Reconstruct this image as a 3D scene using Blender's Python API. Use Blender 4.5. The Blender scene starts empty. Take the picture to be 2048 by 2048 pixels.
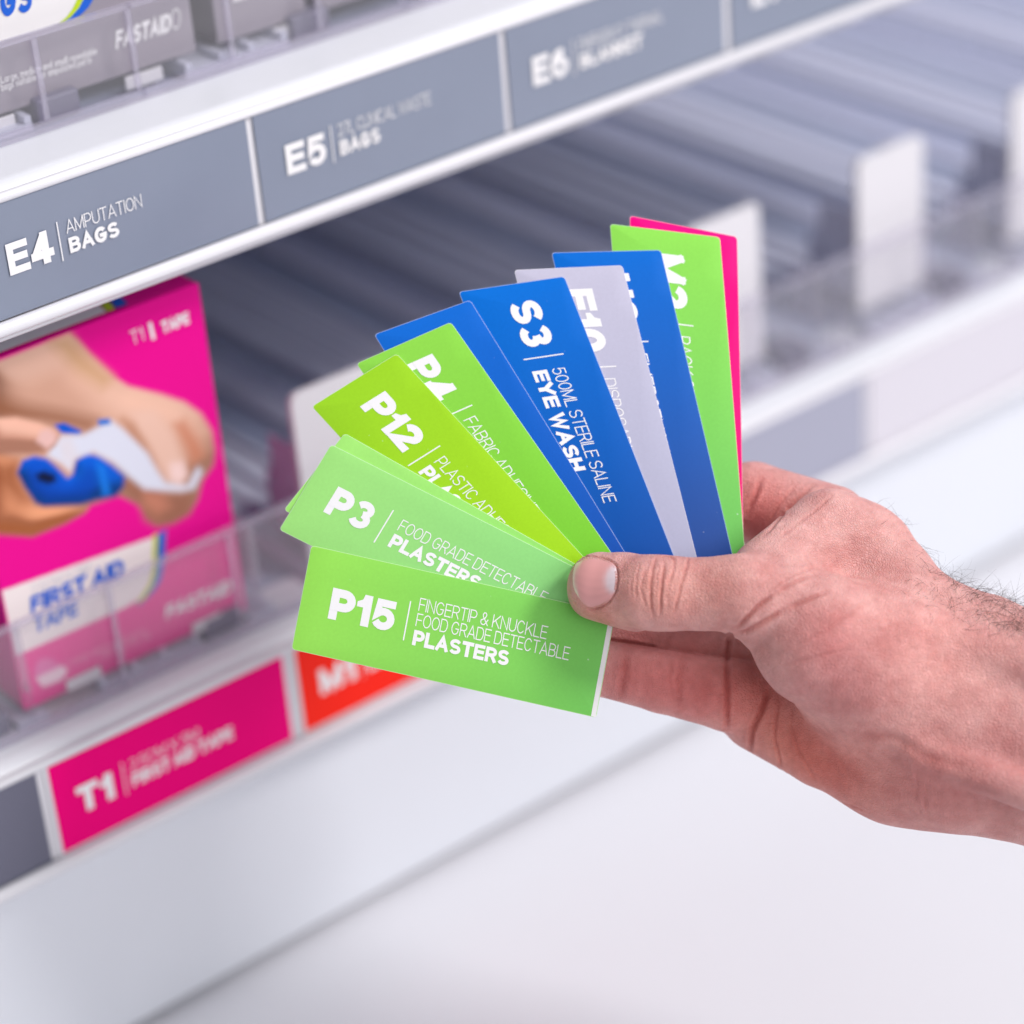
import bpy, bmesh, math, random
import numpy as np
from mathutils import Matrix, Vector

scene = bpy.context.scene
col = scene.collection
random.seed(7)
rng = np.random.default_rng(11)

# ------------------------------------------------------------------ camera, light, exposure
CAM_Z = 0.645
AXES = [(0.773888, 0.362701, -0.519178), (-0.629001, 0.344571, -0.69687), (-0.073862, 0.865863, 0.494798)]      # rows: world x (along the shelves), y (into the shelves), z in camera axes
cam_data = bpy.data.cameras.new('camera')
cam = bpy.data.objects.new('camera', cam_data)
col.objects.link(cam)
cam.matrix_world = Matrix.Translation((0, 0, CAM_Z)) @ Matrix(AXES).to_4x4()
cam_data.lens = 92.18
cam_data.sensor_width = 36.0
cam_data.clip_start = 0.05
cam_data.clip_end = 50.0
cam_data.dof.use_dof = True
cam_data.dof.focus_distance = 0.812
cam_data.dof.aperture_fstop = 3.7
scene.camera = cam

world = bpy.data.worlds.new('World')
scene.world = world
world.use_nodes = True
bg = world.node_tree.nodes['Background']
bg.inputs['Color'].default_value = (0.93, 0.95, 1.0, 1)
bg.inputs['Strength'].default_value = 0.45

def area_lamp(name, loc, target, size, power, color):
    l = bpy.data.lights.new(name, 'AREA')
    l.shape = 'RECTANGLE'
    l.size, l.size_y = size
    l.energy = power
    l.color = color
    o = bpy.data.objects.new(name, l)
    col.objects.link(o)
    o.location = loc
    o.rotation_euler = (Vector(target) - Vector(loc)).to_track_quat('-Z', 'Y').to_euler()
    return o

area_lamp('ceiling_panel_key', (1.45, -0.85, 1.95), (0.5, 0.6, 0.2), (0.55, 0.55), 44, (1.0, 0.97, 0.96))
area_lamp('end_fill_lamp', (1.75, 0.55, 2.3), (1.15, 0.85, 0.15), (0.9, 0.9), 17, (0.96, 0.96, 1.0))  # added overhead fill that brightens the right of the lower deck
area_lamp('aisle_fill_lamp', (0.35, -2.5, 1.9), (0.7, 0.8, 0.2), (3.2, 1.2), 42, (0.97, 0.97, 1.0))  # added frontal fill that brightens the shelf interior

scene.view_settings.view_transform = 'Standard'
scene.view_settings.look = 'None'
scene.view_settings.gamma = 1.0
scene.view_settings.exposure = -0.13
scene.view_settings.use_curve_mapping = False
scene.cycles.use_denoising = True
scene.cycles.caustics_reflective = False
scene.cycles.caustics_refractive = False
scene.cycles.transparent_max_bounces = 24
scene.cycles.max_bounces = 10

# ------------------------------------------------------------------ helpers
def lin(c):
    return tuple(((v / 255) / 12.92 if v / 255 <= 0.04045 else ((v / 255 + 0.055) / 1.055) ** 2.4) for v in c)

def tag(o, label=None, category=None, group=None, kind=None):
    if label: o['label'] = label
    if category: o['category'] = category
    if group: o['group'] = group
    if kind: o['kind'] = kind
    return o

class MB:
    def __init__(self):
        self.v, self.f, self.m = [], [], []
    def quad(self, a, b, c, d, m=0):
        i = len(self.v); self.v += [a, b, c, d]; self.f.append((i, i + 1, i + 2, i + 3)); self.m.append(m)
    def box(self, x0, x1, y0, y1, z0, z1, m=0):
        i = len(self.v)
        self.v += [(x0, y0, z0), (x1, y0, z0), (x1, y1, z0), (x0, y1, z0), (x0, y0, z1), (x1, y0, z1), (x1, y1, z1), (x0, y1, z1)]
        self.f += [tuple(i + k for k in q) for q in ((3, 2, 1, 0), (4, 5, 6, 7), (0, 1, 5, 4), (1, 2, 6, 5), (2, 3, 7, 6), (3, 0, 4, 7))]
        self.m += [m] * 6
    def extrude_x(self, prof, x0, x1, m=0):
        n, i = len(prof), len(self.v)
        self.v += [(x0, y, z) for y, z in prof] + [(x1, y, z) for y, z in prof]
        for k in range(n):
            j = (k + 1) % n
            self.f.append((i + k, i + j, i + n + j, i + n + k)); self.m.append(m)
        self.f.append(tuple(i + k for k in range(n))[::-1]); self.m.append(m)
        self.f.append(tuple(i + n + k for k in range(n))); self.m.append(m)
    def prism_y(self, outline, y0, y1, m=0):      # outline in (x, z), y0 is the front
        n, i = len(outline), len(self.v)
        self.v += [(x, y0, z) for x, z in outline] + [(x, y1, z) for x, z in outline]
        for k in range(n):
            j = (k + 1) % n
            self.f.append((i + k, i + n + k, i + n + j, i + j)); self.m.append(m)
        self.f.append(tuple(i + k for k in range(n))); self.m.append(m)
        self.f.append(tuple(i + n + k for k in range(n))[::-1]); self.m.append(m)
    def build(self, name, mats, parent=None, base=(0, 0, 0), smooth=False, bevel=0.0):
        me = bpy.data.meshes.new(name)
        b = base
        me.from_pydata([(x - b[0], y - b[1], z - b[2]) for x, y, z in self.v], [], self.f)
        mats = mats if isinstance(mats, (list, tuple)) else [mats]
        for mm in mats: me.materials.append(mm)
        me.polygons.foreach_set('material_index', self.m)
        if smooth: me.polygons.foreach_set('use_smooth', [True] * len(self.f))
        me.update()
        o = bpy.data.objects.new(name, me)
        col.objects.link(o)
        if parent: o.parent = parent
        else: o.location = b
        if bevel:
            bm = o.modifiers.new('bevel', 'BEVEL'); bm.width = bevel; bm.segments = 2; bm.limit_method = 'ANGLE'
        return o

def empty(name, loc):
    o = bpy.data.objects.new(name, None)
    o.empty_display_size = 0.02
    col.objects.link(o); o.location = loc
    return o

def copy_tree(src, dx):
    c = src.copy(); col.objects.link(c); c.location = Vector(src.location) + Vector(dx)
    for ch in src.children:
        d = ch.copy(); col.objects.link(d); d.parent = c
        for g in ch.children:
            e = g.copy(); col.objects.link(e); e.parent = d
    return c

# ------------------------------------------------------------------ materials
def material(name, color, rough=0.5, bump=0.0, bump_scale=400.0, vary=0.0, vary_scale=30.0, spec=0.5, coat=0.0):
    m = bpy.data.materials.new(name); m.use_nodes = True
    nt = m.node_tree; b = nt.nodes['Principled BSDF']
    b.inputs['Base Color'].default_value = (*color, 1)
    b.inputs['Roughness'].default_value = rough
    b.inputs['Specular IOR Level'].default_value = spec
    b.inputs['Coat Weight'].default_value = coat
    b.inputs['Coat Roughness'].default_value = 0.15
    if bump or vary:
        tc = nt.nodes.new('ShaderNodeTexCoord')
    if vary:
        n = nt.nodes.new('ShaderNodeTexNoise'); n.inputs['Scale'].default_value = vary_scale; n.inputs['Detail'].default_value = 4
        nt.links.new(tc.outputs['Object'], n.inputs['Vector'])
        mp = nt.nodes.new('ShaderNodeMapRange')
        mp.inputs['From Min'].default_value = 0.3; mp.inputs['From Max'].default_value = 0.7
        mp.inputs['To Min'].default_value = 1 - vary; mp.inputs['To Max'].default_value = 1 + vary
        nt.links.new(n.outputs['Fac'], mp.inputs['Value'])
        mx = nt.nodes.new('ShaderNodeVectorMath'); mx.operation = 'SCALE'
        mx.inputs[0].default_value = color
        nt.links.new(mp.outputs['Result'], mx.inputs['Scale'])
        nt.links.new(mx.outputs['Vector'], b.inputs['Base Color'])
    if bump:
        n2 = nt.nodes.new('ShaderNodeTexNoise'); n2.inputs['Scale'].default_value = bump_scale; n2.inputs['Detail'].default_value = 3
        nt.links.new(tc.outputs['Object'], n2.inputs['Vector'])
        bp = nt.nodes.new('ShaderNodeBump'); bp.inputs['Strength'].default_value = bump; bp.inputs['Distance'].default_value = 0.0004
        nt.links.new(n2.outputs['Fac'], bp.inputs['Height'])
        nt.links.new(bp.outputs['Normal'], b.inputs['Normal'])
    return m

def clear_plastic(name, tint, milk, milk_color):
    m = bpy.data.materials.new(name); m.use_nodes = True
    nt = m.node_tree; nt.nodes.clear()
    out = nt.nodes.new('ShaderNodeOutputMaterial')
    tr = nt.nodes.new('ShaderNodeBsdfTransparent'); tr.inputs['Color'].default_value = (*tint, 1)
    df = nt.nodes.new('ShaderNodeBsdfDiffuse'); df.inputs['Color'].default_value = (*milk_color, 1)
    gl = nt.nodes.new('ShaderNodeBsdfGlossy'); gl.inputs['Roughness'].default_value = 0.12
    lw = nt.nodes.new('ShaderNodeLayerWeight'); lw.inputs['Blend'].default_value = 0.5
    pw = nt.nodes.new('ShaderNodeMath'); pw.operation = 'POWER'; pw.inputs[1].default_value = 5.0
    fr = nt.nodes.new('ShaderNodeMath'); fr.operation = 'MULTIPLY_ADD'; fr.inputs[1].default_value = 0.6; fr.inputs[2].default_value = 0.035
    nt.links.new(lw.outputs['Facing'], pw.inputs[0]); nt.links.new(pw.outputs[0], fr.inputs[0])
    m1 = nt.nodes.new('ShaderNodeMixShader'); m1.inputs[0].default_value = milk
    m2 = nt.nodes.new('ShaderNodeMixShader')
    nt.links.new(tr.outputs[0], m1.inputs[1]); nt.links.new(df.outputs[0], m1.inputs[2])
    nt.links.new(fr.outputs[0], m2.inputs[0]); nt.links.new(m1.outputs[0], m2.inputs[1]); nt.links.new(gl.outputs[0], m2.inputs[2])
    nt.links.new(m2.outputs[0], out.inputs['Surface'])
    return m

def attribute_material(name, attr, rough=0.45, spec=0.12):
    m = bpy.data.materials.new(name); m.use_nodes = True
    nt = m.node_tree; b = nt.nodes['Principled BSDF']
    a = nt.nodes.new('ShaderNodeAttribute'); a.attribute_name = attr
    nt.links.new(a.outputs['Color'], b.inputs['Base Color'])
    b.inputs['Roughness'].default_value = rough
    b.inputs['Specular IOR Level'].default_value = spec
    return m

M = {
    'floor': material('white_floor', (0.70, 0.695, 0.73), 0.35, vary=0.015, vary_scale=3),
    'kick': material('white_panel_paint', (0.74, 0.76, 0.81), 0.45, vary=0.015, vary_scale=4),
    'lip': material('white_shelf_enamel', (0.76, 0.77, 0.81), 0.30),
    'deck': material('slate_shelf_deck', (0.32, 0.36, 0.49), 0.45, vary=0.06, vary_scale=12),
    'back': material('grey_back_panel', (0.72, 0.72, 0.80), 0.6),
    'strip': material('white_ticket_plastic', (0.76, 0.745, 0.78), 0.25),
    'track': material('pale_track_plastic', (0.58, 0.59, 0.70), 0.35),
    'clip': material('clip_gap_shade', (0.16, 0.15, 0.22), 0.4),  # dark colour stands for shade in the gaps by the clips
    'paddle': material('white_pusher_plastic', (0.72, 0.70, 0.73), 0.4),
    'clear': clear_plastic('clear_riser_plastic', (0.982, 0.979, 0.986), 0.055, (0.90, 0.88, 0.93)),
    'divider': clear_plastic('clear_divider_plastic', (0.98, 0.975, 0.99), 0.05, (0.80, 0.76, 0.88)),
    'clear_edge': clear_plastic('clear_plastic_edge', (0.90, 0.885, 0.93), 0.20, (0.78, 0.75, 0.83)),
    'slate_label': material('slate_label_print', lin((130, 138, 157)), 0.24, vary=0.03, vary_scale=25, spec=0.6),
    'grey_label': material('grey_label_print', lin((104, 104, 120)), 0.4, spec=0.12),
    'pale_label': material('pale_label_print', lin((212, 208, 216)), 0.4, spec=0.12),
    'bare_strip': material('bare_strip_insert', lin((164, 165, 182)), 0.4, spec=0.12),
    'pink_label': material('magenta_label_print', lin((240, 0, 120)), 0.4, spec=0.05),
    'red_label': material('red_label_print', lin((252, 38, 20)), 0.4, spec=0.12),
    'ink': material('white_ink', (0.88, 0.86, 0.87), 0.5),
    'faint_ink': material('faint_white_ink', (0.62, 0.62, 0.68), 0.5),
    'pink_ink': material('pale_pink_ink', lin((245, 150, 200)), 0.5),
    'blue_ink': material('blue_ink', lin((0, 92, 205)), 0.5),
    'green_ink': material('lime_ink', lin((190, 215, 20)), 0.5),
    'card_edge': material('white_card_stock', (0.84, 0.82, 0.82), 0.6),
    'box_grey': material('grey_carton_print', lin((150, 142, 152)), 0.5, bump=0.05, vary=0.03, vary_scale=30),
    'box_pale': material('white_carton_print', (0.80, 0.77, 0.77), 0.5),
    'box_dark': material('dark_carton_side', lin((92, 84, 96)), 0.6),
    'box_pink': material('magenta_carton', lin((236, 0, 146)), 0.45, spec=0.15),
    'print': attribute_material('printed_photo', 'ink'),
}

# ------------------------------------------------------------------ lettering: strokes on a unit box, thin or heavy
def arc(cx, cy, rx, ry, a0, a1, n=10):
    return [(cx + rx * math.cos(math.radians(a0 + (a1 - a0) * k / n)), cy + ry * math.sin(math.radians(a0 + (a1 - a0) * k / n))) for k in range(n + 1)]

def bowl(y0, y1, x0=0.0, x1=1.0):      # the right-hand bowl of P, B, R, D
    r = (y1 - y0) / 2; rx = min(0.45, x1 - x0)
    return [(x0, y1), (x1 - rx, y1)] + arc(x1 - rx, (y0 + y1) / 2, rx, r, 90, -90)[1:-1] + [(x1 - rx, y0), (x0, y0)]

ROUND = arc(.5, .5, .5, .5, 90, 450, 24)
GLYPHS = {      # width factor, strokes
    'A': (1.06, [[(0, 0), (.5, 1), (1, 0)], [(.17, .30), (.83, .30)]]),
    'B': (.92, [[(0, 0), (0, 1)], bowl(.52, 1, 0, .93), bowl(0, .52)]),
    'C': (1.0, [arc(.5, .5, .5, .5, 38, 322, 20)]),
    'D': (.98, [[(0, 0), (0, 1)], bowl(0, 1)]),
    'E': (.82, [[(1, 1), (0, 1), (0, 0), (1, 0)], [(0, .52), (.92, .52)]]),
    'F': (.78, [[(1, 1), (0, 1), (0, 0)], [(0, .50), (.88, .50)]]),
    'G': (1.05, [arc(.5, .5, .5, .5, 40, 320, 20) + [(.95, .46), (.56, .46)]]),
    'H': (.94, [[(0, 0), (0, 1)], [(1, 0), (1, 1)], [(0, .52), (1, .52)]]),
    'I': (0.0, [[(.5, 0), (.5, 1)]]),
    'K': (.96, [[(0, 0), (0, 1)], [(1, 1), (.06, .38)], [(.34, .58), (1, 0)]]),
    'L': (.76, [[(0, 1), (0, 0), (1, 0)]]),
    'M': (1.18, [[(0, 0), (0, 1)], [(0, 1), (.5, .06), (1, 1)], [(1, 1), (1, 0)]]),
    'N': (.96, [[(0, 0), (0, 1), (1, 0), (1, 1)]]),
    'O': (1.06, [ROUND]),
    'P': (.88, [[(0, 0), (0, 1)], bowl(.40, 1)]),
    'R': (.92, [[(0, 0), (0, 1)], bowl(.46, 1, 0, .97), [(.55, .46), (.98, 0)]]),
    'S': (.92, [arc(.5, .75, .48, .25, 25, 270, 12) + arc(.5, .25, .5, .25, 90, -155, 12)[1:]]),
    'T': (.90, [[(0, 1), (1, 1)], [(.5, 1), (.5, 0)]]),
    'U': (.94, [[(0, 1), (0, .36)] + arc(.5, .36, .5, .36, 180, 360, 12)[1:-1] + [(1, .36), (1, 1)]]),
    'V': (1.0, [[(0, 1), (.5, 0), (1, 1)]]),
    'W': (1.42, [[(0, 1), (.26, 0), (.5, .96), (.74, 0), (1, 1)]]),
    'X': (.98, [[(0, 1), (1, 0)], [(0, 0), (1, 1)]]),
    'Y': (.98, [[(0, 1), (.5, .42), (1, 1)], [(.5, .44), (.5, 0)]]),
    '0': (.84, [ROUND]),
    '1': (.46, [[(.86, 0), (.86, 1)], [(-.12, .70), (.80, .80)]]),
    '2': (.84, [arc(.5, .72, .5, .28, 165, -28, 12) + [(0, 0), (1, 0)]]),
    '3': (.84, [arc(.48, .76, .46, .24, 155, -82, 12), arc(.5, .26, .5, .26, 80, -155, 12)]),
    '4': (.88, [[(.72, 0), (.72, 1)], [(.58, .88), (.10, .34)], [(.0, .24), (1, .24)]]),
    '5': (.84, [[(.92, 1), (.16, 1), (.06, .50)] + arc(.48, .32, .5, .32, 130, -150, 14)]),
    '6': (.84, [arc(.5, .32, .5, .32, 120, 480, 18), arc(.55, .45, .55, .55, 60, 190, 10)]),
    '7': (.80, [[(0, 1), (1, 1), (.36, 0)]]),
    '&': (1.05, [[(1, 0), (.24, .68)] + arc(.44, .80, .24, .20, 190, -10, 10) + [(.55, .58), (.10, .36)] + arc(.38, .25, .38, .25, 150, 300, 8) + [(.96, .45)]]),
    '.': (0.0, [[(.5, 0), (.5, .02)]]), ',': (0.0, [[(.5, .05), (.4, -.15)]]),
    'a': (.6, [arc(.42, .30, .42, .30, 60, 330, 12), [(.9, .62), (.9, 0)]]),
    'b': (.62, [[(0, 1), (0, 0)], arc(.5, .31, .5, .31, 160, -160, 14)]),
    'd': (.62, [[(1, 1), (1, 0)], arc(.5, .31, .5, .31, 20, 340, 14)]),
    'e': (.6, [[(.06, .33), (.96, .33)] + arc(.5, .31, .48, .31, 5, 310, 14)]),
    'f': (.34, [[(1, 1), (.5, .92), (.5, 0)], [(0, .62), (1, .62)]]),
    'g': (.62, [arc(.5, .31, .5, .31, 20, 340, 14), [(1, .62), (1, -.15), (.5, -.28), (.05, -.2)]]),
    'i': (0.0, [[(.5, 0), (.5, .62)], [(.5, .9), (.5, .98)]]),
    'l': (0.0, [[(.5, 0), (.5, 1)]]),
    'm': (.95, [[(0, 0), (0, .62)], [(0, .5), (.25, .62), (.5, .5), (.5, 0)], [(.5, .5), (.75, .62), (1, .5), (1, 0)]]),
    'n': (.58, [[(0, 0), (0, .62)], [(0, .46), (.5, .62), (1, .46), (1, 0)]]),
    'o': (.62, [arc(.5, .31, .5, .31, 90, 450, 16)]),
    'p': (.62, [[(0, .62), (0, -.28)], arc(.5, .31, .5, .31, 160, -160, 14)]),
    'r': (.36, [[(0, 0), (0, .62)], [(0, .46), (.5, .60), (1, .62)]]),
    's': (.52, [[(.95, .52), (.5, .62), (.1, .48), (.9, .18), (.5, 0), (.05, .1)]]),
    't': (.34, [[(.5, .85), (.5, .1), (1, 0)], [(0, .62), (1, .62)]]),
    'u': (.58, [[(0, .62), (0, .16), (.5, 0), (1, .16)], [(1, .62), (1, 0)]]),
}

HEAVY_SHAPES = {      # figures drawn as solid shapes in the heavy weight: width, quads
    '1': (.47, [[(.44, 0), (1, 0), (1, 1), (.44, 1)], [(0, .585), (.46, .585), (.46, .80), (0, .745)], [(0, .745), (.46, .79), (.46, 1), (.34, .83)]]),
}

def stroke_quads(path, w):
    pts = [p for i, p in enumerate(path) if i == 0 or (abs(p[0] - path[i - 1][0]) + abs(p[1] - path[i - 1][1])) > 1e-5]
    closed = len(pts) > 3 and math.hypot(pts[0][0] - pts[-1][0], pts[0][1] - pts[-1][1]) < 1e-4
    if closed: pts = pts[:-1]
    n = len(pts)
    def unit(a, b):
        l = math.hypot(b[0] - a[0], b[1] - a[1]) or 1e-9
        return ((b[0] - a[0]) / l, (b[1] - a[1]) / l)
    if not closed:
        d0, d1 = unit(pts[0], pts[1]), unit(pts[-2], pts[-1])
        l0 = math.hypot(pts[1][0] - pts[0][0], pts[1][1] - pts[0][1]); l1 = math.hypot(pts[-1][0] - pts[-2][0], pts[-1][1] - pts[-2][1])
        k0, k1 = (.5 if l0 > .9 * w else .08), (.5 if l1 > .9 * w else .08)      # square ends on straight strokes, cut ends on curves
        pts[0] = (pts[0][0] - d0[0] * w * k0, pts[0][1] - d0[1] * w * k0)
        pts[-1] = (pts[-1][0] + d1[0] * w * k1, pts[-1][1] + d1[1] * w * k1)
    left, right = [], []
    for i, p in enumerate(pts):
        a = unit(pts[i - 1], p) if (i or closed) else unit(p, pts[1])
        b = unit(p, pts[(i + 1) % n]) if (i < n - 1 or closed) else a
        nx, ny = -(a[1] + b[1]), (a[0] + b[0])
        l = math.hypot(nx, ny) or 1e-9; nx /= l; ny /= l
        c = max(0.42, nx * -a[1] + ny * a[0])
        h = w / 2 / c
        left.append((p[0] + nx * h, p[1] + ny * h)); right.append((p[0] - nx * h, p[1] - ny * h))
    q = []
    for i in range(n if closed else n - 1):
        j = (i + 1) % n
        q.append((right[i], right[j], left[j], left[i]))
    return q

def text_quads(body, height, width=None, heavy=False, slant=0.0, weight=None):
    """Quads (x, y, layer) of one line of lettering, lower left at 0, 0; fitted to width if given."""
    sw = (weight or (0.25 if heavy else 0.086)) * height
    gap = (0.05 if heavy else 0.09) * height
    quads, x, layer = [], 0.0, 0
    for ch in body:
        if ch == ' ':
            x += 0.30 * height; continue
        if heavy and ch in HEAVY_SHAPES:
            wd, shapes = HEAVY_SHAPES[ch]; wd *= height
            for i, sh in enumerate(shapes): quads.append(([(x + px * wd, py * height) for px, py in sh], i))
            x += wd + gap; continue
        wf, strokes = GLYPHS[ch]; layer = 0
        wd = sw + wf * height * (0.60 if heavy else 0.66)
        if heavy and wf: wd = max(wd, 0.5 * height) if ch != '1' else 0.50 * height
        for si, s in enumerate(strokes):
            pts = [(x + sw / 2 + px * (wd - sw), sw / 2 + py * (height - sw)) for px, py in s]
            w = sw * (0.9 if heavy and ch in 'AEFMWSBR3568&' else 1.0)
            for q in stroke_quads(pts, w):
                quads.append((q, layer)); layer += 1
        x += wd + gap
    nat = x - gap
    k = (width / nat) if width else 1.0
    return [([(px * k + slant * py, py) for px, py in q], ly) for q, ly in quads]

def add_text(mb, put, body, x, y, height, width=None, heavy=False, slant=0.0, m=0, weight=None):
    for q, ly in text_quads(body, height, width, heavy, slant, weight):
        pts = [put(x + px, y + py, ly) for px, py in q]
        mb.quad(*pts, m)

def add_bar(mb, put, x0, x1, y0, y1, m=0):
    mb.quad(put(x0, y0, 0), put(x1, y0, 0), put(x1, y1, 0), put(x0, y1, 0), m)

# ------------------------------------------------------------------ the setting and the shelving unit
Y_LABEL = 0.692
Z_UP, Z_LOW = CAM_Z - 0.302, CAM_Z - 0.503
X0, X1 = -0.25, 1.75

mb = MB(); mb.quad((-1.6, -0.9, 0), (3.2, -0.9, 0), (3.2, 1.7, 0), (-1.6, 1.7, 0))
tag(mb.build('floor', M['floor']), kind='structure')

unit = empty('shelving_unit', (0.75, 0.92, 0))
tag(unit, 'white shelving unit with two slate decks and white rounded shelf fronts', 'shelving')
UB = (0.75, 0.92, 0)

def shelf(z, y_front, depth_back, X1=X1):
    nose = [(y_front + 0.004 + 0.0085 - 0.0085 * math.sin(math.radians(a)), z - 0.0085 + 0.0085 * math.cos(math.radians(a))) for a in range(0, 91, 10)]
    prof = [(y_front + 0.040, z)] + nose + [(y_front + 0.004, z - 0.044), (y_front + 0.016, z - 0.044), (y_front + 0.016, z - 0.030), (y_front + 0.040, z - 0.030)]
    p = MB(); p.extrude_x(prof[::-1], X0, X1)
    fr = p.build('shelf_front', M['lip'], unit, UB, smooth=False, bevel=0.0006)
    d = MB(); d.box(X0, X1, y_front + 0.0402, depth_back, z - 0.030, z)
    d.build('shelf_deck', M['deck'], unit, UB)
    c = MB()                                                # ticket channel that holds the labels
    c.box(X0, X1, y_front + 0.0012, y_front + 0.0036, z - 0.0405, z - 0.0005)
    c.build('ticket_channel', M['strip'], fr, UB)
    rim = MB()
    low = [(y_front - 0.001 + 0.0024 * math.cos(a * math.pi / 6), z - 0.0425 + 0.0024 * math.sin(a * math.pi / 6)) for a in range(12)]
    rim.extrude_x(low, X0, X1)
    low2 = [(y_front + 0.0018 + 0.0022 * math.cos(a * math.pi / 6), z - 0.0458 + 0.0016 * math.sin(a * math.pi / 6)) for a in range(12)]
    rim.extrude_x(low2, X0, X1)
    up = [(y_front + 0.0005 + 0.0016 * math.cos(a * math.pi / 6), z - 0.0010 + 0.0016 * math.sin(a * math.pi / 6)) for a in range(12)]
    rim.extrude_x(up, X0, X1)
    rim.build('channel_rim', M['strip'], fr, UB, smooth=True)

shelf(Z_UP, Y_LABEL, 1.20, 0.88)  # unseen right end cut short so the lower deck brightens there
shelf(Z_LOW, Y_LABEL, 1.20)
p = MB(); p.box(X0, X1, 0.706, 0.722, 0.004, Z_LOW - 0.031)
p.build('kick_panel', M['kick'], unit, UB, bevel=0.001)
p = MB(); p.box(X0, X1, 1.2005, 1.215, 0.0, 1.1)
p.build('back_panel', M['back'], unit, UB)

# ------------------------------------------------------------------ labels in the ticket channels
def shelf_label(x0, x1, z_shelf, mat, label, code=None, thin=None, bold=None, border=0.0, widths=(0, 0), group='labels along the shelf fronts'):
    za, zb = z_shelf - 0.0400, z_shelf - 0.0022
    b = ((x0 + x1) / 2, Y_LABEL, za)
    mbx = MB(); mbx.box(x0, x1, Y_LABEL + 0.0002, Y_LABEL + 0.0009, za, zb)
    o = mbx.build('shelf_label', M['strip'] if border else mat, None, b)
    tag(o, label, 'shelf label', group)
    if border:
        q = MB(); q.box(x0 + border, x1 - border, Y_LABEL - 0.0001, Y_LABEL + 0.0001, za + border * .7, zb - border * .4)
        q.build('printed_field', mat, o, b)
    if code:
        put = lambda x, y, ly: (x0 + x / 1000, Y_LABEL - 0.0003 - 0.000004 * ly, za + y / 1000)
        t = MB()
        add_text(t, put, code, 10.2, 13.4, 10.8, widths[0] * .84, True)
        if bold: add_text(t, put, bold, 32.0, 13.8, 5.3, widths[2] * .80, True)
        t.build('lettering', M['ink'], o, b)
        t2 = MB()
        add_bar(t2, put, 28.9, 29.3, 12.2, 25.6)
        if thin: add_text(t2, put, thin, 32.0, 20.6, 4.5, widths[1] * .80, False)
        t2.build('fine_lettering', M['ink'], o, b)
    return o

shelf_label(.3190, .4215, Z_UP, M['slate_label'], 'slate blue label reading E4 amputation bags, leftmost on upper shelf front', 'E4', 'AMPUTATION', 'BAGS', 0, (19.5, 35, 23))
shelf_label(.4245, .5275, Z_UP, M['slate_label'], 'slate blue label reading E5 clinical waste bags on upper shelf front', 'E5', '27L CLINICAL WASTE', 'BAGS', 0, (19.5, 49, 21))
shelf_label(.5305, .6330, Z_UP, M['slate_label'], 'blurred slate blue label reading E6 blanket on upper shelf front', 'E6', 'EMERGENCY THERMAL', 'BLANKET', 0, (19.5, 50, 37))
shelf_label(.6365, .7390, Z_UP, M['slate_label'], 'slate blue label cut by top edge of the picture, right of the E6 label', 'E7', None, 'EYE PADS', 0, (19.5, 40, 36))
shelf_label(.2050, .3050, Z_LOW, M['grey_label'], 'plain dark grey label left of the magenta label on lower shelf front')
shelf_label(.3080, .4085, Z_LOW, M['pink_label'], 'magenta label reading T1 first aid tape on lower shelf front', 'T1', '2.5CM X 5M', 'FIRST AID TAPE', 0.0016, (17, 36, 53))
shelf_label(.4110, .5140, Z_LOW, M['red_label'], 'red label reading M1 half hidden behind the lowest green card', 'M1', None, 'LARGE', 0.0018, (19, 36, 30))
shelf_label(.5170, .7050, Z_LOW, M['bare_strip'], 'plain pale grey strip on lower shelf front behind the hand')
shelf_label(.7080, .8150, Z_LOW, M['pale_label'], 'blank white label on lower shelf front at right edge of picture')

# ------------------------------------------------------------------ clear plastic risers, dividers and pushers
def riser(x0, x1, y, z, h, ribs, label, group):
    b = ((x0 + x1) / 2, y, z)
    o = empty('clear_riser', b); tag(o, label, 'shelf riser', group)
    q = MB(); q.box(x0 + .0003, x1 - .0003, y, y + 0.0016, z + 0.0004, z + h)
    q.build('panel', M['clear'], o, b)
    q = MB(); q.box(x0 + .0003, x1 - .0003, y - 0.0006, y + 0.0022, z + h + 0.0001, z + h + 0.0016)
    q.build('top_bead', M['clear_edge'], o, b)
    q = MB(); q.box(x0 + .0003, x1 - .0003, y - 0.0022, y - 0.0002, z + 0.0003, z + 0.0036)
    q.build('foot', M['clear_edge'], o, b)
    for rx in ribs:
        q = MB(); q.box(rx - 0.0010, rx + 0.0010, y - 0.0012, y - 0.0001, z + 0.0037, z + h)
        q.build('rib', M['clear_edge'], o, b)
    return o

for k, lbl in enumerate(('clear plastic riser in front of the grey boxes, at left edge of picture', 'clear plastic riser in front of the second grey box on upper shelf', 'clear plastic riser in front of the third grey box at top of picture')):
    s = .297 + .1089 * k
    riser(s, s + .1089, .7292, Z_UP, .031, (s + .0363, s + .0726, s + .1077), lbl, 'clear risers on the upper shelf')
for k in range(7):
    s = .250 + .1020 * k
    lbl = ['clear plastic riser at left edge of picture, left of the magenta box', 'clear plastic riser in front of the magenta box', 'clear plastic riser right of the magenta box', 'clear plastic riser hidden mostly behind the fan of cards',
           'clear plastic riser just right of the fan of cards', 'clear plastic riser in front of the tall blurred white pusher', 'clear plastic riser at right edge of picture on lower shelf'][k]
    riser(s, s + .1020, .7110, Z_LOW, .042, (s + .0010, s + .0510), lbl, 'clear risers on the lower shelf')

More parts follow.
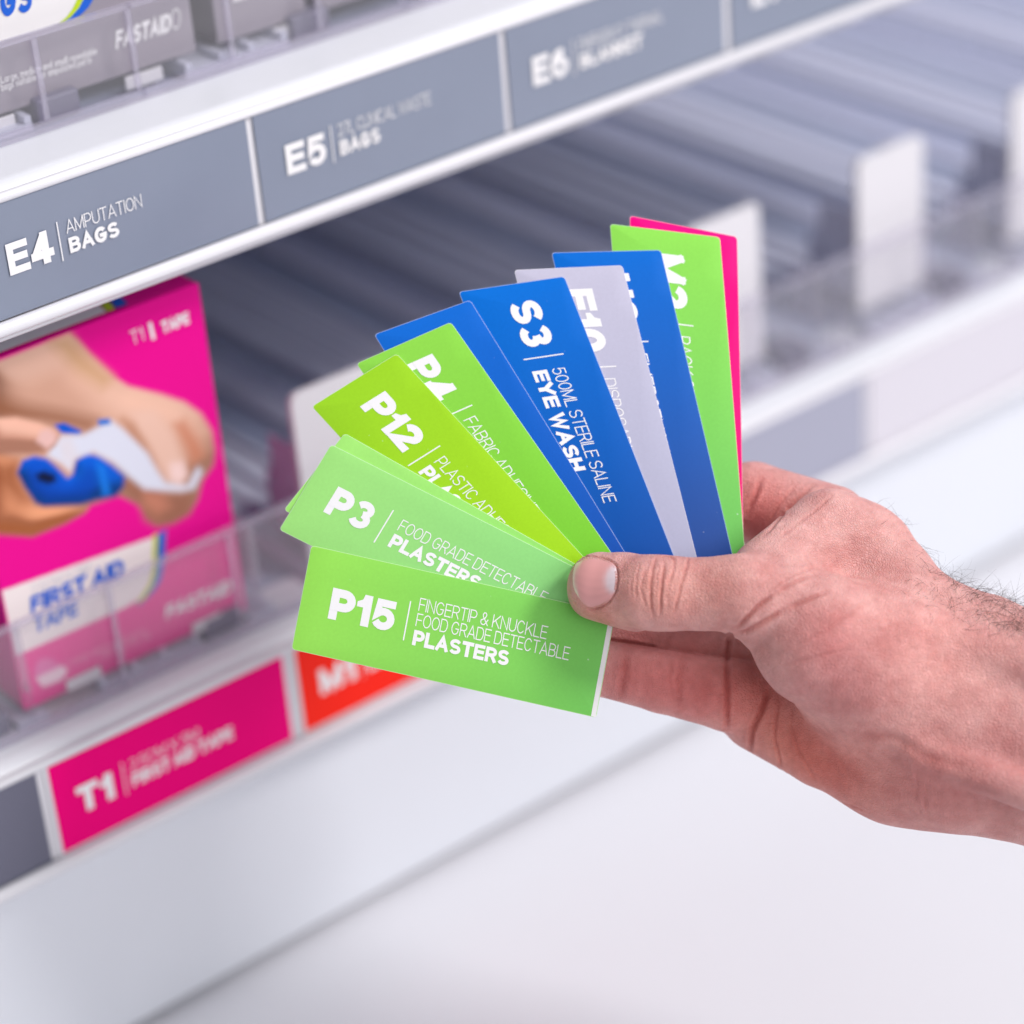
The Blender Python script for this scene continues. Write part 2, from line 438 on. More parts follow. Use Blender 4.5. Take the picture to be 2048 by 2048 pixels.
def pusher(xc, y, z, label, group, hh=.078, w=.040):
    b = (xc, y, z)
    o = empty('shelf_pusher', b); tag(o, label, 'shelf pusher', group)
    r = .004
    out = [(xc - w / 2, z + .008), (xc + w / 2, z + .008)] + [(xc + w / 2 - r + r * math.cos(math.radians(a)), z + hh - r + r * math.sin(math.radians(a))) for a in range(0, 91, 15)] + [(xc - w / 2 + r + r * math.cos(math.radians(a)), z + hh - r + r * math.sin(math.radians(a))) for a in range(90, 181, 15)]
    q = MB(); q.prism_y(out, y, y + .003)
    q.build('paddle', M['paddle'], o, b, bevel=0.0006)
    q = MB(); q.box(xc - .011, xc + .011, y + .0032, y + .040, z + .008, z + .030)
    q.box(xc - .014, xc - .012, y + .0032, y + .030, z + .008, z + .050)
    q.build('spring_housing', M['track'], o, b, bevel=0.0015)
    return o

def track(xc, z, label, group, y0=.7145, y1=1.19):
    b = (xc, y0, z)
    o = empty('pusher_track', b); tag(o, label, 'shelf track', group)
    q = MB(); q.box(xc - .021, xc + .021, y0, y1, z + .0003, z + .003)
    q.build('track_base', M['track'], o, b)
    for dx in (-.0195, -.006, .006, .0195):
        q = MB(); q.box(xc + dx - .0012, xc + dx + .0012, y0, y1, z + .0031, z + .0055)
        q.build('rail', M['track'], o, b)
    q = MB(); q.box(xc + .024, xc + .040, y0 + .001, y0 + .016, z + .0003, z + .009)  # dark block standing in for a shadow gap at the track front
    q.build('front_gap_shade', M['clip'], o, b, bevel=0.001)
    return o

def divider(x, z, label, group, y0=.7140, y1=1.17, h=.014):
    b = (x, y0, z)
    o = empty('shelf_divider', b); tag(o, label, 'shelf divider', group)
    q = MB(); q.box(x - .0009, x + .0009, y0, y1, z + .003, z + h)
    q.build('wall', M['divider'], o, b)
    q = MB(); q.box(x - .0011, x + .0011, y0, y1, z + h + .0001, z + h + .0015)
    q.build('top_edge', M['clear_edge'], o, b)
    q = MB(); q.box(x - .0016, x + .0016, y0 + .0010, y0 + .018, z + .0160, z + .0390)
    q.build('front_post', M['clear_edge'], o, b, bevel=0.0005)
    q = MB(); q.box(x - .0060, x + .0060, y0 + .0005, y1, z + .0003, z + .0029)
    q.build('foot', M['track'], o, b)
    return o

PITCH = .0965
for k in range(-2, 8):
    xc = .463 + PITCH * k
    track(xc, Z_LOW, ('pale pusher track on lower shelf ' + {-2: 'at far left under the dark corner', -1: 'under the magenta box', 0: 'behind the leftmost white pusher', 1: 'behind the fan of cards', 2: 'behind the white pusher touching the pink card', 3: 'behind the tall blurred white pusher', 4: 'behind the pusher cut by the right edge', 5: 'first beyond the pusher cut by the right edge', 6: 'second beyond the pusher cut by the right edge', 7: 'third beyond the pusher cut by the right edge'}[k]), 'pusher tracks on the lower shelf')
    if k > -2:
        divider(xc - PITCH / 2, Z_LOW, 'clear shelf divider ' + {-1: 'left of the magenta box', 0: 'just right of the magenta box', 1: 'behind the green and blue cards', 2: 'behind the pink card', 3: 'left of the tall blurred white pusher', 4: 'right of the tall blurred white pusher', 5: 'at right edge of the picture', 6: 'first beyond the right edge divider', 7: 'second beyond the right edge divider'}[k], 'clear dividers on the lower shelf')
for k, lbl in ((0, 'white pusher paddle left of the green cards, beside the magenta box'), (2, 'white pusher paddle just right of the pink card'), (3, 'tall blurred white pusher paddle standing alone right of the cards'), (4, 'blurred white pusher paddle cut by the right edge of the picture')):
    pusher(.463 + PITCH * k, .722, Z_LOW, lbl, 'white pusher paddles on the lower shelf')

for k in range(4):
    xc = .345 + .1010 * k
    track(xc, Z_UP, 'pale track under the ' + ('first grey box', 'gap between the first two grey boxes', 'second grey box', 'third grey box')[k] + ' on upper shelf', 'pusher tracks on the upper shelf', .7320, 1.18)

# ------------------------------------------------------------------ cartons
def carton(name, x0, x1, y0, y1, z0, z1, mat, side, label, group=None):
    b = ((x0 + x1) / 2, (y0 + y1) / 2, z0)
    o = empty(name, b); tag(o, label, 'box', group)
    q = MB(); q.box(x0, x1, y0, y1, z0, z1, 0)
    q.m[3] = 1; q.m[5] = 1
    q.build('carton', [mat, side], o, b, bevel=0.0008)
    return o, b

def soft_poly(px, pz, poly, soft):
    poly = np.array(poly, float); inside = np.zeros(px.shape, bool); dmin = np.full(px.shape, 1e9)
    for (ax, az), (bx_, bz_) in zip(poly, np.roll(poly, -1, 0)):
        cond = ((az > pz) != (bz_ > pz)) & (px < (bx_ - ax) * (pz - az) / ((bz_ - az) if abs(bz_ - az) > 1e-9 else 1e-9) + ax)
        inside ^= cond
        l2 = (bx_ - ax) ** 2 + (bz_ - az) ** 2 + 1e-9
        t = np.clip(((px - ax) * (bx_ - ax) + (pz - az) * (bz_ - az)) / l2, 0, 1)
        dmin = np.minimum(dmin, np.hypot(px - ax - t * (bx_ - ax), pz - az - t * (bz_ - az)))
    s = np.where(inside, dmin, -dmin)
    return np.clip(s / soft + 0.5, 0, 1)

# the magenta carton on the lower shelf, its front printed with a photo of hands and a tape dispenser
pink, pb = carton('tape_box', .3165, .4095, .7170, .7790, .1475, .2785, M['box_pink'], M['box_pink'], 'magenta first aid tape box printed with hands holding a blue dispenser')
NXp, NZp = 190, 262
gx, gz = np.meshgrid(np.linspace(0, 93, NXp), np.linspace(0, 131, NZp))
img = np.zeros((NZp, NXp, 3)); img[:] = lin((236, 0, 150))
def paint(poly, rgb, soft=1.2, op=1.0, body=0.0):
    a = (soft_poly(gx, gz, poly, soft) * op)[..., None]
    c = np.array(lin(rgb))[None, None]
    if body:                                            # the photographed thing looks round: model its printed shading on a domed relief
        t = np.clip((soft_poly(gx, gz, poly, 2 * body) - .5) * 2, 0, 1)
        hgt = body * np.sqrt(np.clip(1 - (1 - t) ** 2, 0, 1))
        for _ in range(10):
            hgt = (hgt + np.roll(hgt, 2, 0) + np.roll(hgt, -2, 0) + np.roll(hgt, 2, 1) + np.roll(hgt, -2, 1)) / 5
        dz_, dx_ = np.gradient(hgt, .5, .49)
        nl = (-dx_ * .25 - dz_ * -.75 * -1 + .75) / np.sqrt(1 + dx_ ** 2 + dz_ ** 2)
        nl = np.clip(nl, .42, 1.2)[..., None]
        warm = np.clip(1.0 - nl, 0, 1)
        c = c * nl * (1 + warm * np.array([.25, -.12, -.30]))
    img[:] = img * (1 - a) + c * a
paint([(12.1, 129.6), (15.7, 130.0), (41.8, 130.3), (44.3, 127.1), (48.1, 120.3), (56.0, 108.3), (60.3, 103.6), (72.0, 96.1), (80.8, 89.6), (86.4, 83.0), (89.8, 74.7), (89.9, 67.0), (88.4, 61.8), (83.0, 57.5), (80.0, 51.0), (76.0, 47.4), (69.1, 46.4), (62.6, 47.8), (59.3, 51.8), (57.2, 58.5), (49.9, 65.4), (38.4, 66.3), (35.5, 64.3), (27.8, 63.8), (15.3, 64.1), (4.0, 70.1), (1.3, 75.0)], (236, 196, 172), 1.8, 1, 14)
paint([(33.9, 130.3), (41.7, 129.8), (45.9, 121.7), (54.9, 108.8), (50.7, 106.7), (42.3, 115.9)], (205, 165, 115), 6, .7)
paint([(10.1, 119.8), (21.3, 111.9), (36.2, 103.1), (46.3, 96.2), (43.2, 93.1), (28.6, 101.9), (17.4, 107.4), (8.6, 112.0)], (150, 98, 68), 6, .85)
paint([(6.1, 99.3), (15.4, 93.7), (14.1, 88.8), (15.7, 82.6), (18.5, 74.6), (34.8, 67.2), (37.0, 65.6), (27.8, 63.8), (15.3, 64.1), (0.7, 71.5)], (232, 164, 122), 3, 1, 9)
paint([(5.8, 97.6), (14.0, 93.1), (14.6, 86.7), (16.5, 77.3), (13.0, 78.1), (4.1, 89.2)], (150, 84, 48), 6, .7)
paint([(1.4, 75.5), (10.4, 71.1), (15.9, 67.6), (29.6, 66.8), (35.6, 64.9), (27.8, 63.8), (15.3, 64.1), (0.5, 71.0)], (165, 95, 50), 3, .7)
paint([(51.6, 67.8), (53.9, 70.0), (58.8, 64.2), (66.0, 60.0), (78.3, 53.6), (76.0, 47.4), (69.1, 46.4), (62.6, 47.8), (58.1, 52.3), (57.2, 58.5)], (160, 108, 86), 4, .85)
paint([(59.9, 63.1), (66.5, 59.1), (68.8, 53.0), (63.3, 52.0), (58.4, 58.0)], (206, 138, 112), 5, .8)
paint([(75.1, 83.0), (79.7, 83.1), (83.6, 74.0), (85.2, 67.0), (80.3, 65.7), (78.7, 72.7)], (206, 128, 92), 5, .8)
paint([(60.0, 93.9), (68.6, 91.2), (74.6, 80.1), (76.8, 69.0), (74.3, 61.7), (68.8, 64.6), (65.4, 76.2), (61.3, 86.6)], (240, 205, 185), 4, .85)
paint([(55.9, 93.0), (59.8, 89.0), (62.9, 80.9), (65.3, 71.8), (62.9, 72.7), (58.8, 83.2)], (180, 120, 84), 4, .7)
paint([(30.5, 100.5), (34.4, 99.7), (40.3, 94.2), (38.8, 93.3), (32.6, 96.6)], (0, 92, 214), 1)
paint([(14.1, 88.8), (16.9, 92.5), (21.2, 92.3), (25.7, 89.6), (28.6, 85.3), (31.9, 79.6), (33.9, 80.1), (36.0, 84.8), (40.6, 85.7), (45.2, 82.7), (49.4, 77.5), (53.5, 71.5), (52.2, 67.6), (48.5, 65.3), (41.1, 67.1), (34.9, 67.8), (21.3, 72.8), (18.6, 75.2), (15.7, 82.6)], (0, 98, 222), 1.8, 1, 5)
paint([(17.3, 91.1), (22.2, 91.0), (27.0, 86.6), (32.2, 77.7), (37.8, 77.2), (41.1, 81.5), (42.0, 71.8), (37.8, 69.7), (23.4, 74.4), (18.3, 80.3)], (0, 70, 196), 3, .5)
paint([(20.6, 85.5), (23.7, 85.6), (27.5, 82.7), (27.6, 80.1), (24.5, 80.2), (21.3, 82.8)], (6, 22, 60), 2)
paint([(43.6, 81.1), (46.3, 78.2), (46.9, 67.2), (43.8, 67.8)], (20, 130, 240), 2, .8)
paint([(25.9, 90.7), (32.4, 95.5), (40.6, 92.8), (47.1, 93.4), (51.6, 94.0), (55.3, 89.5), (59.4, 83.0), (63.5, 76.3), (66.1, 68.3), (68.5, 62.8), (77.1, 58.3), (82.0, 63.7), (83.7, 61.1), (79.4, 55.8), (74.2, 56.9), (66.1, 60.6), (60.0, 63.7), (54.7, 71.0), (49.6, 78.7), (43.1, 85.1), (35.6, 85.6), (33.5, 81.5), (30.6, 85.8)], (222, 232, 246), 2.2)
paint([(30.9, 94.3), (35.7, 93.6), (37.2, 87.5), (33.9, 83.2), (30.8, 86.9)], (226, 226, 232), 3, .8)
paint([(46.8, 96.1), (51.2, 94.9), (51.4, 92.6), (46.8, 93.8)], (0, 120, 220), 1)
paint([(8.5, 111.5), (17.5, 108.3), (25.7, 103.0), (30.5, 98.7), (31.4, 95.3), (29.4, 93.0), (24.9, 92.3), (19.7, 93.8), (6.2, 99.8)], (240, 192, 168), 2, 1, 6)
paint([(23.1, 97.3), (25.2, 100.2), (28.2, 99.9), (30.7, 96.8), (29.9, 94.0), (26.3, 93.0)], (236, 198, 190), 2)
paint([(71.5, 69.3), (76.6, 67.8), (77.7, 62.3), (74.0, 59.9), (70.5, 63.3)], (248, 222, 214), 3)
paint([(0.6, 48.6), (60.2, 44.2), (61.4, 45.0), (57.6, 30.7), (55.6, 26.8), (51.2, 22.9), (44.6, 22.0), (0.8, 22.3)], (240, 236, 234), .7)
paint([(60.5, 44.8), (62.5, 44.6), (59.4, 29.9), (57.1, 25.6), (52.6, 21.7), (48.8, 21.3), (51.2, 22.9), (55.6, 26.8), (57.6, 30.7)], (196, 216, 30), .7)
paint([(62.5, 44.6), (66.0, 45.2), (63.4, 33.6), (60.8, 26.7), (57.2, 23.4), (51.3, 20.6), (48.8, 21.3), (52.6, 21.7), (57.1, 25.6), (59.4, 29.9)], (0, 110, 214), .7)
paint([(6.5, 13.9), (9.0, 17.0), (12.5, 16.1), (15.0, 13.1), (18.1, 10.0), (18.6, 7.1), (15.2, 5.5), (8.9, 5.5), (6.6, 8.4)], (232, 120, 186), 1, .8)
paint([(6.5, 10.6), (17.2, 10.5), (19.0, 7.7), (15.7, 5.2), (8.5, 5.8)], (246, 220, 232), 1)
me = bpy.data.meshes.new('printed_front')
vv = [(.3165 + x / 1000 - pb[0], .71685 - pb[1], .1475 + z / 1000 - pb[2]) for x, z in zip(gx.ravel(), gz.ravel())]
idx = np.arange(NZp * NXp).reshape(NZp, NXp)
ff = np.stack([idx[:-1, :-1], idx[:-1, 1:], idx[1:, 1:], idx[1:, :-1]], -1).reshape(-1, 4).tolist()
me.from_pydata(vv, [], ff)
at = me.color_attributes.new('ink', 'FLOAT_COLOR', 'POINT')
img *= np.array([.94, .86, .86])
at.data.foreach_set('color', np.concatenate([img.reshape(-1, 3), np.ones((NZp * NXp, 1))], 1).astype(np.float32).ravel())
me.materials.append(M['print'])
o = bpy.data.objects.new('printed_front', me); col.objects.link(o); o.parent = pink

def box_lettering(parent, base, mat, rows, y):
    t = MB()
    for body, (ax, az), (bx_, bz_), h, heavy, slant, *wt in rows:
        dx, dz = bx_ - ax, bz_ - az; w = math.hypot(dx, dz); ux, uz = dx / w, dz / w
        put = lambda x, yy, ly, ax=ax, az=az, ux=ux, uz=uz: (base[0] + (ax + x * ux - yy * uz) / 1000, y - 0.000004 * ly, base[2] + (az + x * uz + yy * ux) / 1000)
        add_text(t, put, body, 0, 0, h, w, heavy, slant, weight=(wt[0] if wt else None))
    return t
PB0 = (.3165, .717, .1475)
t = box_lettering(pink, PB0, None, [
    ('FIRST AID', *[(9.2, 35.4), (46.5, 34.8)], 6.6, True, .12),
    ('TAPE', *[(9.1, 27.6), (26.5, 27.3)], 6.6, True, .12)], .7166)
t.build('blue_lettering', M['blue_ink'], pink, pb)
t = box_lettering(pink, PB0, None, [
    ('2.5CM X 5M', *[(10.8, 42.5), (34.3, 41.7)], 3.6, False, 0)], .7166)
t.build('fine_blue_lettering', M['faint_ink'], pink, pb)
t = box_lettering(pink, PB0, None, [
    ('FASTAID', *[(59.7, 10.4), (87.6, 9.3)], 5.4, True, .2)], .7166)
t.build('brand_lettering', M['ink'], pink, pb)
t = box_lettering(pink, PB0, None, [
    ('T1', *[(64.1, 118.0), (69.2, 118.2)], 5.0, False, 0), ('I', *[(71.9, 117.0), (73.2, 117.1)], 6.5, False, 0),
    ('TAPE', *[(76.3, 117.8), (87.3, 117.8)], 4.4, True, 0)], .7166)
t.build('white_lettering', M['ink'], pink, pb)
t = box_lettering(pink, PB0, None, [
    ('Large and small parts', *[(19.1, 9.6), (51.0, 8.9)], 2.6, False, 0),
    ('suitable for all', *[(32.3, 6.9), (52.2, 6.1)], 2.6, False, 0)], .7166)
t.build('fine_lettering', M['pink_ink'], pink, pb)
# print on the top flap
t = MB(); t.quad((.3165 + .002, .7195, .27906), (.3165 + .058, .7195, .27906), (.3165 + .064, .7480, .27906), (.3165 + .002, .7480, .27906))
t.build('top_panel', M['box_pale'], pink, pb)
t = MB(); t.quad((.3165 + .0585, .7195, .27907), (.3165 + .0615, .7195, .27907), (.3165 + .0675, .7480, .27907), (.3165 + .0645, .7480, .27907), 0)
t.quad((.3165 + .062, .7195, .27907), (.3165 + .0665, .7195, .27907), (.3165 + .0725, .7480, .27907), (.3165 + .068, .7480, .27907), 1)
t.build('top_stripes', [M['green_ink'], M['blue_ink']], pink, pb)

def box_tab(parent, b, x0, x1, y, z0, z1):
    q = MB(); q.box(x0, x1, y - .0010, y - .0002, z0, z1)
    q.build('tear_tab', M['paddle'], parent, b, bevel=0.0003)
box_tab(pink, pb, .3335, .3475, .7166, .1476, .1520)
box_tab(pink, pb, .3860, .3985, .7166, .1476, .1515)

# grey cartons on the upper shelf
GZ = .3495
g1, gb1 = carton('grey_box', .2700, .4335, .7370, .8300, GZ, .4750, M['box_grey'], M['box_dark'], 'grey box with white panel and blue lettering at top left corner', 'grey boxes on the upper shelf')
GP = (.26, .737, .3455)
def flat(parent, b, name, mat, outline, y, base=GP):
    q = MB(); i = 0
    q.v = [(base[0] + x / 1000, y, base[2] + z / 1000) for x, z in outline]; q.f = [tuple(range(len(outline)))]; q.m = [0]
    return q.build(name, mat, parent, b)
flat(g1, gb1, 'white_panel', M['box_pale'], [(87.0, 26.6), (102.1, 27.8), (113.5, 27.6), (120.4, 27.6), (123.5, 27.8), (126.9, 29.2), (129.6, 31.3), (131.9, 34.1), (134.4, 38.3), (91.6, 49.8)][::-1], .7368)
flat(g1, gb1, 'green_stripe', M['green_ink'], [(123.5, 27.8), (126.9, 29.2), (129.6, 31.3), (131.9, 34.1), (134.4, 38.3), (136.6, 37.7), (134.1, 33.5), (131.9, 31.0), (128.3, 28.7), (125.5, 27.9)][::-1], .7367)
flat(g1, gb1, 'blue_stripe', M['blue_ink'], [(125.5, 27.9), (128.3, 28.7), (131.9, 31.0), (134.1, 33.5), (136.6, 37.7), (139.6, 36.9), (137.2, 32.0), (135.2, 30.1), (132.2, 28.5), (128.6, 27.8)][::-1], .73665)
t = box_lettering(g1, GP, None, [('BAGS', *[(91.6, 36.6), (114.8, 34.3)], 10.5, True, .12)], .7366)
t.build('blue_lettering', M['blue_ink'], g1, gb1)
t = box_lettering(g1, GP, None, [('FASTAID', *[(142.6, 13.6), (164.2, 13.9)], 6.2, True, .22), ('O', *[(164.6, 13.8), (168.3, 14.1)], 7.0, False, .2)], .7366)
t.build('white_lettering', M['ink'], g1, gb1)
t = box_lettering(g1, GP, None, [('Large, medium and small resealable', *[(99.7, 14.4), (135.7, 14.1)], 2.6, False, 0, .15), ('bags suitable for amputated parts.', *[(99.4, 11.9), (133.6, 11.8)], 2.6, False, 0, .15)], .7366)
t.build('fine_lettering', M['ink'], g1, gb1)
box_tab(g1, gb1, .3480, .3620, .7366, GZ - .0050, GZ - .0003)
box_tab(g1, gb1, .4040, .4185, .7366, GZ - .0050, GZ - .0003)

g2, gb2 = carton('grey_box', .4420, .4790, .7370, .8300, GZ, .4350, M['box_grey'], M['box_dark'], 'small grey box with white square emblem at top of picture', 'grey boxes on the upper shelf')
E2 = (.4420, .737, GZ)
def ring(parent, b, x0, x1, z0, z1, w, y):
    q = MB()
    for (a, c, d, e) in ((x0, x1, z0, z0 + w), (x0, x1, z1 - w, z1), (x0, x0 + w, z0 + w, z1 - w), (x1 - w, x1, z0 + w, z1 - w)):
        q.quad((a, y, d), (c, y, d), (c, y, e), (a, y, e))
    xm, zm = (x0 + x1) / 2, (z0 + z1) / 2
    q.quad((xm - .003, y, zm - .001), (xm + .003, y, zm - .001), (xm + .003, y, zm + .001), (xm - .003, y, zm + .001))
    q.quad((xm - .001, y - .00001, zm - .003), (xm + .001, y - .00001, zm - .003), (xm + .001, y - .00001, zm + .003), (xm - .001, y - .00001, zm + .003))
    q.build('square_emblem', M['ink'], parent, b)
ring(g2, gb2, .4500, .4625, GZ + .0130, GZ + .0260, .0016, .7366)
box_tab(g2, gb2, .4640, .4790, .7366, GZ - .0048, GZ - .0003)
g3, gb3 = carton('grey_box', .4830, .5900, .7370, .8300, GZ, .4400, M['box_grey'], M['box_dark'], 'grey box cut by top edge of picture, right of the square emblem box', 'grey boxes on the upper shelf')

# ------------------------------------------------------------------ the fan of cards
CARDS = [('P15', (0.35304, 0.59387, 0.21171), (0.06716, -0.06446, -0.02726), (0.0175, 0.00892, 0.02641)), ('P3', (0.36467, 0.61099, 0.24292), (0.05189, -0.06834, -0.04523), (0.02332, 0.00076, 0.02069)), ('P3b', (0.36848, 0.6129, 0.2477), (0.04851, -0.06862, -0.04845), (0.02447, -0.00191, 0.01818)), ('P12', (0.38822, 0.62074, 0.27368), (0.02418, -0.06655, -0.0663), (0.02781, -0.0093, 0.01137)), ('P4', (0.4049, 0.61809, 0.2834), (0.01272, -0.0636, -0.07213), (0.02886, -0.01252, 0.00807)), ('B1', (0.4132, 0.61875, 0.29035), (0.00772, -0.06197, -0.07423), (0.02846, -0.01371, 0.00618)), ('S3', (0.44004, 0.6086, 0.29887), (-0.00843, -0.06144, -0.08719), (0.02866, -0.01788, 0.00091)), ('E10', (0.45706, 0.60128, 0.30279), (-0.02025, -0.05539, -0.08928), (0.02807, -0.01974, -0.00201)), ('H2', (0.46902, 0.5968, 0.30613), (-0.0221, -0.05434, -0.08948), (0.02822, -0.02029, -0.00259)), ('M2', (0.48791, 0.58967, 0.31187), (-0.03598, -0.04562, -0.08985), (0.02642, -0.02238, -0.00685)), ('K', (0.49431, 0.58736, 0.31335), (-0.04112, -0.04197, -0.08942), (0.02486, -0.02296, -0.00892))]
CARD_N = Vector((-0.457329, -0.705498, 0.541408))
CARD_T = 0.00036
GRIP = Vector((0.43673, 0.5444, 0.21793))
def bow(p):                                             # the cards bend back a little away from the grip
    p = Vector(p); return tuple(p - CARD_N * (0.26 * (p - GRIP).length_squared))

SPEC = {
    # label, code, thin rows, bold row, (code start, code width, bar, text start, lift), widths of thin rows and bold row (mm)
    'P15': ('front green card reading P15 fingertip and knuckle plasters, lowest in the fan', 'P15', ['FINGERTIP & KNUCKLE', 'FOOD GRADE DETECTABLE'], 'PLASTERS', (9.2, 20.8, 33.4, 36.4, 0), (40.8, 48.8, 30.6)),
    'P3': ('mint green card reading P3 food grade detectable plasters', 'P3', ['FOOD GRADE DETECTABLE'], 'PLASTERS', (8.8, 14.4, 27.2, 31.5, 0), (51, 31)),
    'P3b': ('light green card peeking out from behind the mint P3 card', None, None, None, None, None),
    'P12': ('yellow green card reading P12 plastic adhesive plasters', 'P12', ['PLASTIC ADHESIVE'], 'PLASTERS', (8.2, 19.8, 32.2, 35.8, 0), (37, 31)),
    'P4': ('bright green card reading P4 fabric, between yellow green and blue cards', 'P4', ['FABRIC ADHESIVE'], 'PLASTERS', (6.9, 15.0, 27.0, 30.6, .5), (36, 31)),
    'B1': ('plain blue card without visible lettering, between P4 and eye wash cards', None, None, None, None, None),
    'S3': ('blue card reading S3 sterile saline eye wash', 'S3', ['500ML STERILE SALINE'], 'EYE WASH', (5.9, 15.6, 24.8, 29.2, 1.0), (45.5, 34)),
    'E10': ('pale lilac grey card reading E10 in the middle of the fan', 'E10', ['DISPOSABLE'], 'GLOVES', (7.0, 20.8, 32.6, 36.6, .6), (27, 27)),
    'H2': ('blue card reading H2 between the lilac card and the green M2 card', 'H2', ['EMERGENCY'], 'EYE PADS', (7.4, 16.0, 29.6, 33.7, 0), (32, 33)),
    'M2': ('bright green upright card reading M2 in front of the pink card', 'M2', ['PACK OF FINGER'], 'PLASTERS', (7.5, 17.5, 29.8, 33.7, 0), (36, 31)),
    'K': ('hot pink card at the back right end of the fan', None, None, None, None, None),
}
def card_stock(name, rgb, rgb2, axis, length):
    """Printed stock: a colour that runs to the inner end, print hue shift plus painted hand shade, with dust specks and paper grain."""
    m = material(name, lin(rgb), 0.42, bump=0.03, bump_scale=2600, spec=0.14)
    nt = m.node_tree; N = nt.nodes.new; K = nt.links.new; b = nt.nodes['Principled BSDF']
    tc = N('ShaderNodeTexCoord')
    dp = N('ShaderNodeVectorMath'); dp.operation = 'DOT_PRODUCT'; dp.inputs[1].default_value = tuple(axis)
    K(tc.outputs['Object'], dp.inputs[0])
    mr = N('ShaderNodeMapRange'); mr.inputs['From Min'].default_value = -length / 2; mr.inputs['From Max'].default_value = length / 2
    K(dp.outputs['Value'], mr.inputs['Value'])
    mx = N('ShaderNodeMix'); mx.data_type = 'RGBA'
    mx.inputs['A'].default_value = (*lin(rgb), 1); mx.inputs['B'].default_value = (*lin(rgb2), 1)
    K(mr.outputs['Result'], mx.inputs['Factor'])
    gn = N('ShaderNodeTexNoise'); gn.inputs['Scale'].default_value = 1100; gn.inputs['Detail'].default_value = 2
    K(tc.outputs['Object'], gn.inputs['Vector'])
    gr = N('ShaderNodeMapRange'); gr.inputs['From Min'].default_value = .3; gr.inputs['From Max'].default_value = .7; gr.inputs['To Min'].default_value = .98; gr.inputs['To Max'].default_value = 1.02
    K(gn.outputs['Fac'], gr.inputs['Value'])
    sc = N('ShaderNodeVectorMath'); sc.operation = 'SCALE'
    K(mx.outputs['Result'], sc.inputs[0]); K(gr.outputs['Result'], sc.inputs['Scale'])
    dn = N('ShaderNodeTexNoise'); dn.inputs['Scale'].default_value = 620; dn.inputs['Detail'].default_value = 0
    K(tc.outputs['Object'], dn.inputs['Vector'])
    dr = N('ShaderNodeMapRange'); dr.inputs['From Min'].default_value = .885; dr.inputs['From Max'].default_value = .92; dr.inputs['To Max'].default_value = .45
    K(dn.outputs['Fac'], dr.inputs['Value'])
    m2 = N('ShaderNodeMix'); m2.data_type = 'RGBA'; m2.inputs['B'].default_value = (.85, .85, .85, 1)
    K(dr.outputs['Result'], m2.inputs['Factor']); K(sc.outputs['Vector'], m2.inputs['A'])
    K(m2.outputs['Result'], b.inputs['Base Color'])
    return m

INNER = {'P15': (116, 198, 92), 'P3': (136, 208, 124), 'P3b': (140, 214, 104), 'P12': (160, 214, 24), 'P4': (118, 200, 44), 'B1': (0, 76, 172), 'S3': (0, 70, 156), 'E10': (172, 174, 200), 'H2': (42, 74, 146), 'M2': (110, 196, 96), 'K': (232, 0, 112)}  # inner-end tints: printed hue shift plus shade near the hand painted in
OUTER = {'P15': (152, 222, 88), 'P3': (160, 224, 124), 'P3b': (164, 230, 116), 'P12': (156, 212, 40), 'P4': (142, 214, 76), 'B1': (14, 106, 208), 'S3': (0, 110, 210), 'E10': (194, 190, 210), 'H2': (0, 106, 206), 'M2': (142, 218, 84), 'K': (250, 0, 128)}

